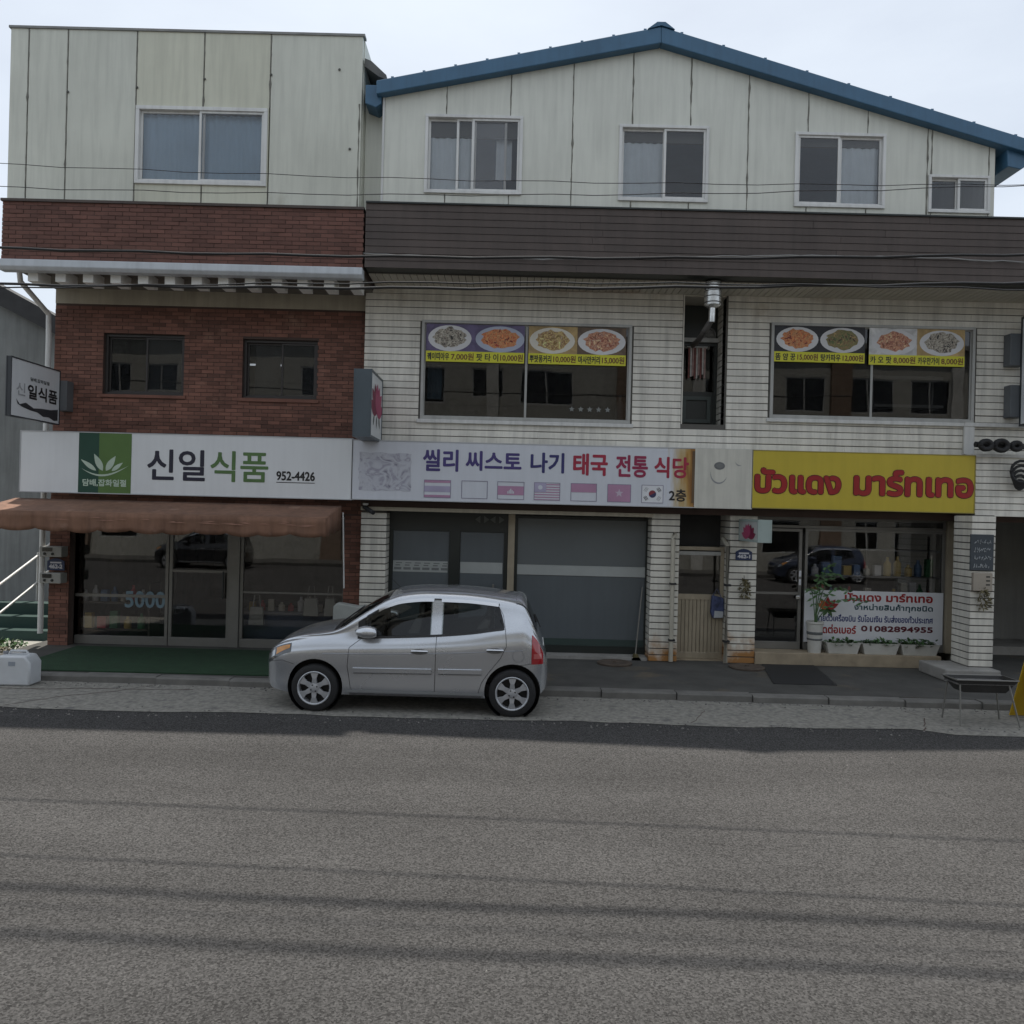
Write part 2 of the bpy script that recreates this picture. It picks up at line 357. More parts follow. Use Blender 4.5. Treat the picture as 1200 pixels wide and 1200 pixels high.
# ------------------------------------------------------------------ shared builders for windows
def sheet(x0, x1, z0, z1, y, amp=.012, per=.11):
    m = MB(); n = max(8, int((x1 - x0) / .025)); ph = random.random() * 6
    for i in range(n + 1):
        xx = x0 + (x1 - x0) * i / n; yy = y + amp * math.sin(xx / per * 2 * math.pi + ph) + amp * .5 * math.sin(xx * 23 + ph)
        m.v += [(xx, yy, z0), (xx, yy, z1)]
        if i: k = 2 * i; m.f.append((k - 2, k, k + 1, k - 1))
    return m
def window(parent, rect, y, fm, fw, sashes, depth=.1, gm=win_g, sw=.035, name='window', label=None):
    x0, x1, z0, z1 = rect
    wdw = MB().frame(x0, x1, z0, z1, y, y + depth, fw).build(name, fm, parent, bev=.004, label=label)
    ix0, ix1, iz0, iz1 = x0 + fw, x1 - fw, z0 + fw, z1 - fw
    for a, b, dy, cur in sashes:
        a, b = ix0 + (ix1 - ix0) * a, ix0 + (ix1 - ix0) * b; yy = y + .022 + dy
        if sw: MB().frame(a, b, iz0, iz1, yy, yy + .028, sw).build('sash', fm, wdw, bev=.003)
        bx('pane', gm, wdw, a + sw, b - sw, yy + .012, yy + .016, iz0 + sw, iz1 - sw)
        if cur: sheet(a + .01, b - .01, iz0 + .01, iz1 - .01, y + depth + .025).build('curtain', cur, wdw, smooth='all')
    return wdw

# ------------------------------------------------------------------ left building: brick, with a panelled upper storey
XL = PX(64, 420, YB); XM = PX(427, 420, YS); YBACK = 20.0
LB = thing('brick_building', 'red brick shop house with a cream panelled top storey and one wide window', 'building', ((XL + XM) / 2, YB, 0))
ZSO = 5.9                                                           # soffit height
bx('side_wall', conc, LB, XL, XL + .2, YB + .3, YBACK, 0, ZSO); bx('back_wall', conc, LB, XL, XM, YBACK, YBACK + .2, 0, ZSO)
bx('party_wall', inner, LB, XM - .1, XM - .01, YB + .3, YBACK, 0, 9.3)
bx('floor_slab', inner, LB, XL + .2, XM - .1, YG + .2, YBACK, 3.15, 3.4); bx('ground_slab', inner_d, LB, XL + .2, XM - .1, YG + .05, YBACK, .1, .13)
# second storey: bricks laid one by one over a mortar core
w1 = R(122, 390, 215, 464, YB); w2 = R(285, 397, 371, 469, YB); zb0 = 2.35; zf0, zf1 = PZ(200, 359, YB), PZ(200, 340, YB)
wall('brick_core', mortar, LB, XL, XM - .01, zb0, zf1 + .1, YB, YB + .3, [w1, w2])
def bricks(x0, x1, z0, z1, y, holes, bw=.2, bh=.062, gap=.009, proud=.006, side=None):
    m = MB(); row = 0; z = z0
    while z + bh <= z1 + .02:
        zz = min(z + bh - gap, z1); x = x0 - (bw / 2 if row % 2 else 0)
        while x < x1:
            a, b = max(x, x0), min(x + bw - gap, x1)
            if b - a > .02:
                segs = [(a, b)]
                for h in holes:
                    if h[2] - .01 < (z + zz) / 2 < h[3] + .01:
                        ns = []
                        for p, q in segs:
                            if q <= h[0] or p >= h[1]: ns.append((p, q)); continue
                            if h[0] - p > .015: ns.append((p, h[0]))
                            if q - h[1] > .015: ns.append((h[1], q))
                        segs = ns
                for p, q in segs:
                    d = proud + random.uniform(-.004, .005); m.box(p, q, y - d, y + .01, z, zz)
            x += bw
        z += bh; row += 1
    return m
bricks(XL, XM - .012, zb0, zf0, YB, [w1, w2]).build('brickwork', brick_m, LB, kind='stuff')
m = MB()
z = zb0
while z < zf0 - .05:                                               # the return on the alley side
    y = YB + .012
    while y < YB + 3: m.box(XL - .008, XL + .01, y, y + .19, z, z + .053); y += .2
    z += .062
m.build('side_brickwork', brick_m, LB, kind='stuff')
bx('frieze', frieze_m, LB, XL, XM - .012, YB - .012, YB + .05, zf0 + .004, zf1 + .02)
for r, (a, b) in ((w1, (None, 'sky')), (w2, (None, None))):
    window(LB, r, YB + .06, brown_alu, .045, [(0, .54, .03, None), (.5, 1, 0, None)], gm=dark_g, sw=.03, label='dark brown framed sliding window in the brick wall')
    bx('window_sill', brick_m, LB, r[0] - .04, r[1] + .04, YB - .035, YB + .05, r[2] - .05, r[2] - .002)
    hx_ = (r[0] + r[1]) / 2; fro = M('frosted_film', (.085, .10, .11), .35, .15, 3)
    bx('frosted_film', fro, LB, hx_ + .03, r[1] - .08, YB + .105, YB + .11, r[2] + .08, r[3] - .08)
    if r is w2: bx('frosted_film', M('frosted_film_pale', (.12, .135, .14), .35, .15, 3), LB, r[0] + .17, hx_ - .03, YB + .135, YB + .14, r[2] + .08, r[3] - .08)
# overhanging parapet with dentil brackets
xp0, xp1 = PX(2, 270, YF), PX(426, 280, YF); zpt, zpb = PZ(200, 238, YF), PZ(200, 308, YF); zbb = PZ(200, 321, YF)
bx('soffit', M('soffit_plain', (.15, .14, .12), .8, .15), LB, xp0 + .1, xp1 - .02, YF + .12, YB + .3, zbb + .06, zbb + .1)
bx('overhang_slab', mortar, LB, xp0 + .01, xp1 - .01, YF + .012, YB + .2, zbb + .1, zpt - .02)
bx('floor_slab', inner, LB, XL, XM - .01, YB + .2, YBACK, zbb + .1, zpt - .02)
bricks(xp0, xp1, zpb, zpt - .03, YF + .012, [], bw=.21).build('parapet_brickwork', brick_f, LB, kind='stuff')
m = MB(); z = zpb
while z < zpt - .09:
    y = YF + .05
    while y < YB: m.box(xp0 - .004, xp0 + .02, y, y + .2, z, z + .053); y += .21
    z += .062
m.build('parapet_side_brickwork', brick_f, LB, kind='stuff')
bx('coping', fascia_m, LB, xp0 - .02, xp1, YF - .02, YF + .2, zpt - .028, zpt + .01)
MB().prismx([(YF - .05, zpb - .01), (YF - .05, zbb + .05), (YF, zbb), (YF + .14, zbb), (YF + .14, zpb - .01)], xp0 - .03, xp1).build('cornice', band_m, LB, bev=.01)
for px in (44, 76, 108, 140, 172, 203, 234, 265, 296, 327, 357, 388, 418):
    a = PX(px, 326, 12.28)
    bx('bracket', M('bracket_white', (.78, .78, .75), .6, .06), LB, a - .078, a + .078, 12.16, 12.5, zbb - .115, zbb + .06, bev=.006)
# panelled top storey
ZT = PZ(220, 38, Y3); xA, xB = PX(10, 130, Y3), PX(424, 140, Y3); z3 = zpt + .01
wL = R(160, 124, 312, 219, Y3)
seams = [xA, PX(32, 130, Y3), PX(78, 130, Y3), PX(159, 130, Y3), PX(238, 130, Y3), PX(316, 130, Y3), xB]
def emit(m, mat, parent):
    boxes = []                                          # (verts, faces) chunks: boxes of 8 verts, then at most one prism
    todo = []
    n = len(m.v); f = list(m.f); used = {}
    comp = list(range(n))
    def find(a):
        while comp[a] != a: a = comp[a]
        return a
    for q in f:
        for k in q[1:]: comp[find(k)] = find(q[0])
    groups = {}
    for i in range(n): groups.setdefault(find(i), []).append(i)
    ext = {g: (min(m.v[i][0] for i in v), max(m.v[i][0] for i in v), min(m.v[i][2] for i in v), max(m.v[i][2] for i in v)) for g, v in groups.items()}
    par = {g: g for g in groups}
    def fg(g):
        while par[g] != g: g = par[g]
        return g
    gs = list(groups)
    for i, a in enumerate(gs):
        for b in gs[i + 1:]:
            A, B = ext[a], ext[b]
            if min(A[1], B[1]) - max(A[0], B[0]) > -1e-4 and min(A[3], B[3]) - max(A[2], B[2]) > -1e-4: par[fg(a)] = fg(b)
    for root in {fg(g) for g in gs}:
        mm = MB(); mp_ = {}
        for g in gs:
            if fg(g) == root:
                for i in groups[g]: mp_[i] = len(mm.v); mm.v.append(m.v[i])
        mm.f = [tuple(mp_[k] for k in q) for q in f if q[0] in mp_]
        mm.build('wall_panel', mat, parent)
def panels(parent, seams, z0, ztop, holes, mats, y, t=.1, gap=.006):
    for i, (a, b) in enumerate(zip(seams, seams[1:])):
        a, b = a + gap, b - gap; zc = min(ztop(a), ztop(b)); m = MB()
        hs = [h for h in holes if h[1] > a and h[0] < b]
        for c in cells(a, b, z0, zc, hs): m.box(c[0], c[1], y, y + t, c[2], c[3])
        top = [(a, zc), (b, zc), (b, ztop(b))]
        if hasattr(ztop, 'ridge') and a < ztop.ridge < b: top.append((ztop.ridge, ztop(ztop.ridge)))
        top.append((a, ztop(a)))
        top = [p for k, p in enumerate(top) if k < 2 or p[1] > zc + 1e-5]
        if len(top) >= 3: m.prism(top, y, y + t)
        emit(m, mats[i], parent)
panels(LB, seams, z3, lambda x: ZT, [wL], [panelL, panelL, panelL, panelY, panelY, panelL], Y3, gap=.011)
wall('panel_backing', sealant, LB, xA + .02, xB - .02, z3, ZT - .02, Y3 + .1, Y3 + .14, [wL])
bx('side_panel', panelL, LB, xA, xA + .1, Y3 + .102, YBACK, z3, ZT); bx('side_panel', panelL, LB, xB - .1, xB, Y3 + .102, YBACK, z3, ZT)
bx('back_panel', panelL, LB, xA, xB, YBACK, YBACK + .1, z3, ZT); bx('roof_deck', inner, LB, xA + .1, xB - .1, Y3 + .14, YBACK, ZT - .14, ZT - .06)
MB().box(xA - .015, xB + .02, Y3 - .02, Y3 + .12, ZT, ZT + .035).build('parapet_trim', M('grey_flashing', (.22, .22, .21), .6, .2, 4), LB)
bx('base_flashing', trim_w, LB, xA, xB - .01, Y3 - .018, Y3 - .001, z3 - .01, z3 + .045)
window(LB, wL, Y3 - .03, pvc, .055, [(0, .52, .04, curtain_b), (.48, 1, 0, curtain_b)], depth=.13, label='wide white sliding window with blue blinds')
for px, py in ((80, 108), (161, 103), (240, 93), (318, 88), (398, 82), (410, 175)):
    a, zz = P(px, py, Y3); MB().lathe([(.02, -.012), (.016, -.02), (.006, -.022)], (a, Y3, zz), 10, 'y').build('bolt_cap', sealant, LB)
def bead(parent, x, z0, z1, y, rust=False):
    pts = []; z = z0; m = MB()
    while z < z1: pts.append((x + random.uniform(-.004, .004), y - .002, z)); z += .09
    pts.append((x, y - .002, z1)); rr = [random.uniform(.004, .013) * (1.7 if random.random() < .1 else 1) for _ in pts]; n = len(pts)
    for (p, r_) in zip(pts, rr): m.v += [(p[0] - r_, p[1], p[2]), (p[0], p[1] - r_ * .6, p[2]), (p[0] + r_, p[1], p[2])]
    for i in range(n - 1): k = 3 * i; m.f += [(k, k + 1, k + 4, k + 3), (k + 1, k + 2, k + 5, k + 4)]
    m.build('sealant_bead', M('old_sealant', (.17, .165, .14), .8, .4, 6), parent)
for i, x in enumerate(seams[1:-1]):
    if i < 2: bead(LB, x, z3 + .05, ZT - .01, Y3)
    else:
        bead(LB, x, wL[3] + .01, ZT - .01, Y3); bead(LB, x, z3 + .05, wL[2] - .01, Y3)
bead(LB, xB - .04, z3 + .05, z3 + 1.6, Y3)
# ground floor shopfront
pL = R(50, 620, 79, 752, YB)
bx('brick_pier', mortar, LB, XL, pL[1], YB, YG + .2, .1, zb0); bricks(XL, pL[1], .1, zb0, YB, []).build('pier_brickwork', brick_m, LB, kind='stuff')
pR = (PX(403, 660, YB), XM - .012)
bx('brick_pier', mortar, LB, pR[0], pR[1], YB, YG + .2, .1, zb0); bricks(pR[0], pR[1], .1, zb0, YB, []).build('pier_brickwork', brick_m, LB, kind='stuff')
fx0, fx1 = pL[1], pR[0]; zhead = zb0
bx('lintel', brown_alu, LB, fx0, fx1, YG, YG + .2, 2.3, zb0 + .9)
zs_ = PZ(200, 747, YG)
fronts = [('shop_window', PX(83, 690, YG), PX(197, 690, YG)), ('shop_door', PX(198, 690, YG), PX(269, 690, YG)), ('shop_window', PX(281, 690, YG), fx1)]
bx('door_post', alu, LB, PX(269, 690, YG) + .005, PX(281, 690, YG) - .005, YG - .03, YG + .1, .1, 2.3, bev=.006)
bx('door_post', alu, LB, fx0, PX(83, 690, YG) - .004, YG - .03, YG + .1, .1, 2.3)
for nm, a, b in fronts:
    f = MB().frame(a, b, .1, 2.3, YG, YG + .07, .05, .14).build(nm, alu, LB, bev=.004)
    bx('pane', store_g, f, a + .05, b - .05, YG + .03, YG + .036, .24, 2.25)
    if nm == 'shop_door': bx('door_handle', black_m, f, b - .11, b - .085, YG - .05, YG - .02, .9, 1.35, bev=.008); bx('push_rail', alu, f, a + .05, b - .05, YG + .005, YG + .028, 1.32, 1.36)
    else: bx('mid_rail', alu, f, a + .05, b - .05, YG + .005, YG + .028, (.88 if a < -6.5 else 1.0), (.93 if a < -6.5 else 1.03))
# white downpipe on the alley corner
dp = [P(22, 312, 12.4), P(24, 330, 12.5), P(57, 368, 13.05), P(57, 400, 13.08), P(50, 620, 13.1), P(47, 742, 13.1)]
MB().tube([(p[0] , y, p[1]) for p, y in zip(dp, (12.4, 12.5, 13.05, 13.08, 13.1, 13.1))], .042, 10).build('downpipe', trim_w, LB, smooth=True)

# ------------------------------------------------------------------ right building: white siding below, gabled panelled storey above
XR = 10.5; ZSR = 6.0
RB = thing('siding_building', 'long white clapboard building with dark brown fascia and blue gabled roof', 'building', (3, YS, 0))
bx('side_wall', conc, RB, XR - .2, XR, YS + .2, YBACK, 0, ZSR); bx('back_wall', conc, RB, XM, XR, YBACK + .01, YBACK + .2, 0, 8)
bx('floor_slab', inner, RB, XM + .02, XR - .2, YG + .1, YBACK, 3.15, 3.4); bx('ground_slab', inner_d, RB, XM + .02, PX(1120, 700, YG), YG + .05, YBACK, .1, .14)
bx('upper_slab', inner, RB, XM + .02, XR, YS + .1, YBACK, ZSR + .03, 6.75)
W1 = R(495, 375, 738, 497, YS); W2 = R(904, 378, 1140, 496, YS); WN = R(803, 346, 848, 498, YS); WN = (WN[0], WN[1], WN[2], ZSR + .1)
holes = [W1, W2, WN]
zlow = 3.2
wall('siding_core', gap_m, RB, XM, XR, zlow, ZSR + .02, YS + .002, YS + .2, holes)
def board(parent, x0, x1, z, y, h=.108, gap=.009, t=.013):
    m = MB().prismx([(y, z + gap), (y - t, z + gap + .003), (y - t, z + gap + .012), (y - .004, z + h), (y, z + h)], x0, x1); a, b = random.uniform(-.003, .003), random.uniform(-.003, .003)
    m.v = [(px, py, pz + (a if i < 5 else b)) for i, (px, py, pz) in enumerate(m.v)]; m.build('siding_board', siding_m, parent)
z = zlow; row = 0
while z + .108 < ZSR + .05:
    mid = z + .06
    hs = sorted((h[0] - .03, h[1] + .03) for h in holes if h[2] - .03 < mid < h[3] + .03); x = XM; segs = []
    for p, q in hs: segs.append((x, p)); x = q
    segs.append((x, XR))
    for p, q in segs:
        while q - p > 4.2:
            c = p + 3.0 + random.uniform(-.6, .6) + (row % 2) * .7; board(RB, p, c - .003, z, YS); p = c
        board(RB, p, q, z, YS)
    z += .108; row += 1
alu_w = M('weathered_white_aluminium', (.40, .40, .38), .45, .1, streak=.2)
for r in (W1, W2):
    wd = window(RB, r, YS - .03, alu_w, .045, [(0, .5, .02, None), (.5, 1, .02, None)], depth=.13, gm=dark_g, sw=.018, label='wide restaurant window in the siding')
    bx('window_ledge', trim_w, RB, r[0] - .05, r[1] + .05, YS - .05, YS, r[2] - .06, r[2] - .002, bev=.005)
# recessed slot with a narrow door window
zt_ = PZ(825, 402, 13.5)
bx('recess_wall', siding_m, RB, WN[0] - .02, WN[0] - .001, YS, 13.6, WN[2], ZSR + .02); 
for k in range(26):
    zz = WN[2] + k * .108
    if zz + .1 < ZSR: bx('siding_board', siding_m, RB, WN[1] + .0, WN[1] + .018, YS + .01, 13.55, zz + .013, zz + .105)
bx('recess_ceiling', soffit_m, RB, WN[0], WN[1], YS + .01, 13.6, ZSR - .02, ZSR)
nd = MB().frame(WN[0], WN[1] - .002, WN[2], zt_, 13.5, 13.56, .05).build('narrow_door', black_m, RB)
bx('pane', dark_g, nd, WN[0] + .05, WN[1] - .05, 13.52, 13.525, WN[2] + .6, zt_ - .05)
MB().frame(WN[0] + .1, WN[1] - .1, WN[2] + .08, WN[2] + .52, 13.49, 13.52, .06).build('door_panel', M('door_grey_green', (.05, .065, .06), .5), nd)
bx('panel_back', black_m, nd, WN[0] + .05, WN[1] - .05, 13.522, 13.54, WN[2] + .05, WN[2] + .6)
bx('transom', alu_w, RB, WN[0], WN[1] - .002, 13.44, 13.5, zt_ + .003, zt_ + .07)
bx('vent_backing', black_m, RB, WN[0], WN[1] - .002, 13.56, 13.6, zt_ + .07, ZSR - .02)
fc = P(831, 392, 13.45); fan = MB().lathe([(.13, -.0), (.13, -.05), (.105, -.055), (.1, -.02), (.03, -.02), (.028, -.05)], (fc[0], 13.55, fc[1]), 24, 'y').build('extractor_fan', M('fan_grey', (.16, .16, .155), .5), RB, smooth=True)
for k in range(5):
    t = k * 2 * math.pi / 5; MB().poly([(fc[0] + .028 * math.cos(t), 13.53, fc[1] + .028 * math.sin(t)), (fc[0] + .095 * math.cos(t - .25), 13.535, fc[1] + .095 * math.sin(t - .25)), (fc[0] + .095 * math.cos(t + .35), 13.515, fc[1] + .095 * math.sin(t + .35)), (fc[0] + .028 * math.cos(t + .9), 13.52, fc[1] + .028 * math.sin(t + .9))]).build('fan_blade', M('fan_blade', (.22, .22, .21), .4), fan)
YFL = 12.3; pb = [P(815, 402, 13.2), P(829, 384, YFL), P(834, 376, YFL), P(835, 358, YFL)]
st = thing('flue_pipe', 'stainless steel flue with a round cap under the dark eave', 'flue', (pb[2][0], YFL, pb[0][1]))
MB().tube([(pb[2][0], YFL, pb[2][1] - .02), (pb[3][0], YFL, pb[3][1] + .06)], .05, 14).build('pipe', steel, st, smooth=True)
MB().tube([(pb[0][0], 13.45, pb[0][1]), (pb[0][0] + .03, 13.1, pb[0][1] + .03), (pb[1][0], YFL + .1, pb[1][1]), (pb[2][0], YFL, pb[2][1] + .02)], .045, 12).build('elbow', M('sooty_flue', (.12, .115, .11), .5, .3, 8, metal=.5), st, smooth=True)
for zz in (.03, .12, .2): MB().lathe([(.128, zz), (.134, zz + .004), (.134, zz + .012), (.128, zz + .016)], (pb[3][0], YFL, pb[3][1]), 20).build('hoop', M('sooty_flue', 0), st, smooth=True)
MB().lathe([(.06, -.04), (.125, .0), (.13, .22), (.125, .225), (.06, .2)], (pb[3][0], YFL, pb[3][1]), 20).build('cowl', steel, st, smooth=True)
MB().lathe([(.128, 0), (.132, .002), (.132, .09), (.06, .11)], (pb[3][0], YFL, pb[3][1] + .255), 20).build('cap', steel, st, smooth=True)
for k in range(4):
    t = k * math.pi / 2 + .4; MB().tube([(pb[3][0] + .11 * math.cos(t), YFL + .11 * math.sin(t), pb[3][1] + .22), (pb[3][0] + .11 * math.cos(t), YFL + .11 * math.sin(t), pb[3][1] + .26)], .008, 6).build('cap_strut', steel, st)
hg = R(807, 407, 827, 444, 13.4); hgt = thing('bead_curtain', 'red and white strip curtain hanging in the narrow recessed doorway', 'curtain', ((hg[0] + hg[1]) / 2, 13.42, hg[2]))
bx('rail', alu_w, hgt, hg[0] - .02, hg[1] + .02, 13.40, 13.5, hg[3], hg[3] + .02)
for k in range(9):
    xx = hg[0] + (hg[1] - hg[0]) * (k + .5) / 9; wv = (hg[1] - hg[0]) / 9 * .36; zz = hg[2] + random.uniform(0, .08)
    MB().box(xx - wv, xx + wv, 13.41 + random.uniform(0, .015), 13.43 + .015, zz, hg[3]).build('strip', M('strip_' + ('red', 'white', 'pink')[k % 3], ((.20, .08, .07), (.50, .48, .45), (.36, .24, .22))[k % 3], .8, .3, 14), hgt)
# fascia of dark boards, soffit slats
zft, zfb = PZ(800, 247, YF), PZ(700, 320, YF); xf0 = PX(428, 280, YF)
bx('fascia_core', black_m, RB, xf0, XR + .2, YF + .02, YF + .3, zfb + .01, zft - .01)
nr = 9; hh = (zft - zfb) / nr
for k in range(nr):
    x = xf0 + (.0 if k else 0); first = True
    while x < XR + .2:
        q = min(x + random.uniform(3.0, 4.6), XR + .2)
        MB().prismx([(YF + .02, zfb + k * hh + .006), (YF - .002, zfb + k * hh + .005), (YF + .004, zfb + k * hh + hh), (YF + .02, zfb + k * hh + hh)], x, q - .004).build('fascia_board', fascia_m, RB); x = q
bx('fascia_cap', black_m, RB, xf0, XR + .2, YF - .02, YF + .3, zft + .001, zft + .025)
x = xf0 + .01; sm = MB().box(0, .094, YF + .3, YS + .05, ZSR, ZSR + .015); me0 = None
while x < XR:
    if me0 is None: o = sm.build('soffit_board', soffit_m, RB); me0 = o.data; o.location.x = x
    else:
        o = link('soffit_board', me0, RB); o.location.x = x
    x += .105
bx('soffit_backing', gap_m, RB, xf0, XR, YF + .28, YS + .05, ZSR + .016, ZSR + .03)
bx('upper_slab', inner, RB, xf0, XR, YF + .3, YS + .1, ZSR + .03, 6.75)
# gabled storey
apex = P(775, 50, Y3); eL = P(447, 110, Y3); eR = P(1180, 170, Y3)
def gable(x):
    return apex[1] + (eL[1] - apex[1]) * (apex[0] - x) / (apex[0] - eL[0]) if x < apex[0] else apex[1] + (eR[1] - apex[1]) * (x - apex[0]) / (eR[0] - apex[0])
gable.ridge = apex[0]
WA = R(499, 134, 611, 229, Y3); WB = R(726, 146, 829, 238, Y3); WC = R(932, 155, 1036, 245, Y3); WD = R(1088, 205, 1159, 251, Y3)
gx0, gx1 = PX(450, 170, Y3), PX(1166, 210, Y3)
sm_ = [gx0] + [PX(p, 150, Y3) for p in (523, 598, 671, 741, 809, 877, 947, 1017)] + [PX(1087, 180, Y3), PX(1092, 180, Y3), PX(1159, 190, Y3), gx1]
panels(RB, sm_, zft + .02, gable, [WA, WB, WC, WD], [panelR] * 12, Y3)
m = MB()
for c in cells(gx0 + .02, gx1 - .02, zft, min(eL[1], eR[1]) - .05, [WA, WB, WC, WD]): m.box(c[0], c[1], Y3 + .1, Y3 + .14, c[2], c[3])
zc = min(eL[1], eR[1]) - .05; m.prism([(gx0 + .02, zc), (gx1 - .02, zc), (gx1 - .02, gable(gx1) - .02), (apex[0], apex[1] - .02), (gx0 + .02, gable(gx0) - .02)], Y3 + .1, Y3 + .14)
m.build('panel_backing', sealant, RB)
bx('side_panel', panelR, RB, gx0, gx0 + .1, Y3 + .142, YBACK, zft, gable(gx0) - .02); bx('side_panel', panelR, RB, gx1 - .1, gx1, Y3 + .142, YBACK, zft, gable(gx1) - .02)
MB().prism([(gx0, zft), (gx1, zft), (gx1, gable(gx1) - .02), apex, (gx0, gable(gx0) - .02)], YBACK, YBACK + .1).build('back_panel', panelR, RB)
for x in sm_[1:-1]:
    hit = [h for h in (WA, WB, WC, WD) if h[0] < x < h[1]]; z = zft + .03
    for h in hit: bead(RB, x, z, h[2] - .01, Y3); z = h[3] + .01
    bead(RB, x, z, gable(x) - .02, Y3)
rt = [P(441, 94, YF), P(775, 31, YF), P(1216, 166, YF)]; rb = [P(1216, 182, YF), P(775, 50, YF), P(441, 110, YF)]
MB().prism([rt[0], rt[1], rb[1], rb[2]], YF, YBACK + .3).build('roof_slope', blue_m, RB, bev=.012)
MB().prism([(rt[1][0] + .001, rt[1][1]), rt[2], rb[0], (rb[1][0] + .001, rb[1][1])], YF, YBACK + .3).build('roof_slope', blue_m, RB, bev=.012)
rc = P(775, 28, YF); MB().prism([(rc[0] - .2, rc[1] - .085), (rc[0] - .06, rc[1] + .02), (rc[0] + .06, rc[1] + .02), (rc[0] + .2, rc[1] - .085), (rc[0], rc[1] - .03)], YF - .02, YBACK + .3).build('ridge_cap', blue_m, RB)
for k in range(9):                                                # standing ribs on each slope
    for s in (0, 1):
        a, b = (rt[0], rt[1]) if s == 0 else (rt[1], rt[2]); t = (k + .5) / 9
        px_, pz_ = a[0] + (b[0] - a[0]) * t, a[1] + (b[1] - a[1]) * t
        MB().box(px_ - .02, px_ + .02, YF + .02, YBACK + .28, pz_ - .02, pz_ + .025).build('roof_rib', blue_m, RB)
sl = P(427, 95, YF); sr = P(447, 122, YF)
MB().prism([(sl[0], sl[1]), (sr[0] - .02, sl[1]), (sr[0] - .02, sr[1] + .06), (sr[0] - .1, sr[1]), (sl[0], sr[1] + .06)], YF + .1, YBACK).build('gutter', blue_m, RB, bev=.01)
a, b = P(427, 66, Y3), P(452, 92, Y3)
MB().prism([(a[0], a[1]), (a[0] + .1, a[1] - .04), (b[0], b[1] + .08), (b[0] + .02, b[1]), (b[0] - .12, b[1] + .06), (a[0], a[1] - .12)], YF + .2, YBACK).build('flashing', M('grey_dark_flashing', (.11, .11, .105), .7, .3, 5), RB)
a, b = P(1184, 168, YF), P(1212, 196, YF)
MB().prism([(a[0], a[1]), (b[0], a[1]), (b[0], b[1] + .1), (b[0] - .14, b[1]), (a[0] + .02, b[1] + .04)], YF + .08, YBACK).build('gutter', blue_m, RB, bev=.01)
bx('infill_panel', panelR, RB, xB + .004, gx0 - .005, Y3 + .28, Y3 + .34, zft - .2, P(440, 96, Y3)[1])
bx('corner_trim', trim_w, RB, gx0 - .03, gx0 + .002, Y3 - .012, Y3 - .001, zft + .02, gable(gx0) - .03)
window(RB, WA, Y3 - .03, pvc, .045, [(0, .34, .05, curtain_m), (.31, .5, .02, curtain_m), (.5, .86, .035, None), (.48, 1, 0, None)], depth=.13, label='white sliding window with pale curtain at left')
window(RB, WB, Y3 - .03, pvc, .045, [(0, .52, .04, curtain_m), (.5, 1, 0, None)], depth=.13, label='white sliding window with pale curtain at left')
window(RB, WC, Y3 - .03, pvc, .045, [(.0, .5, .0, None), (.5, 1, .03, curtain_m)], depth=.13, label='white sliding window with pale curtain at right')
window(RB, WD, Y3 - .03, pvc, .04, [(0, .5, .04, None), (.48, 1, 0, None)], depth=.13, label='small low sliding window')
sheet(WA[1] - .4, WA[1] - .16, WA[2] + .3, WA[3] - .1, Y3 + .2).build('curtain', curtain_m, RB, smooth='all')
# header behind the signs, lintel strip, siding right of the yellow sign
bx('header_beam', mortar, RB, XM, XR, YS + .01, YG + .1, 2.48, zlow)
bx('lintel', frieze_m, RB, XM + .01, PX(765, 600, YS), YS - .05, YG + .02, 2.42, 2.479)
hx0 = PX(1144, 560, 12.72); hz1, hz0 = PZ(1170, 533, 12.72), PZ(1170, 606, 12.72)
bx('header_core', gap_m, RB, hx0, XR, 12.74, YS, hz0 + .01, hz1 - .01)
z = hz0
while z + .1 < hz1: board(RB, hx0, XR, z, 12.74, .104); z += .104
bx('header_cap', trim_w, RB, hx0 - .05, XR, 12.70, YS - .02, z + .002, z + .05)
tx = R(1128, 500, 1144, 533, YS); bx('corner_trim', trim_w, RB, tx[0], tx[0] + .16, YS - .06, YS - .016, tx[2], tx[3]); bx('ledge_trim', trim_w, RB, tx[0], XR, YS - .07, YS - .016, tx[3] + .001, tx[3] + .06)
# pillars clad in boards
def pillar(x0, x1, y0, y1, z0, z1, rusty=False):
    pl = bx('pillar', gap_m, RB, x0 + .016, x1 - .016, y0 + .016, y1, z0, z1); me = None; z = z0
    mt = M('white_siding_rusty', (.66, .635, .56), .55, .08, 1.3, streak=.25, rnd=.05, c2=(.33, .16, .05), c2s=2.6, c2t=.56, soft=.2, low=(.1, .75, .34)) if rusty else siding_m
    while z + .1 < z1 + .04:
        if me is None: o = MB().prismz([(x0, y0), (x1, y0), (x1, y1), (x0, y1)], .013, .1).build('siding_board', mt, pl, bev=.003); me = o.data
        else: o = link('siding_board', me, pl, bev=.003)
        o.location = (0, 0, z); z += .104
    return pl
pA = R(421, 597, 449, 765, YS + .05); pillar(XM + .003, pA[1], YS + .05, YG + .1, .1, 2.42)
pM = R(763, 600, 796, 770, YS + .05); pM = (PX(762, 685, YS + .05), PX(795, 685, YS + .05)); pillar(pM[0], pM[1], YS + .05, YG + .3, .1, 2.48, True)
pN = (PX(854, 685, YS + .05), PX(886, 685, YS + .05)); pillar(pN[0], pN[1], YS + .05, YG + .3, .1, 2.48, True)
YP = 12.25
pQ = (PX(1137, 700, YP), PX(1165, 700, YP)); pillar(pQ[0], pQ[1], YP, YP + .5, .28, hz0 + .02)
bs = R(1108, 784, 1173, 800, 12.0); MB().box(bs[0], bs[1], 12.0, YP + .55, .1, .279).build('pillar_base', conc, RB, bev=.02)
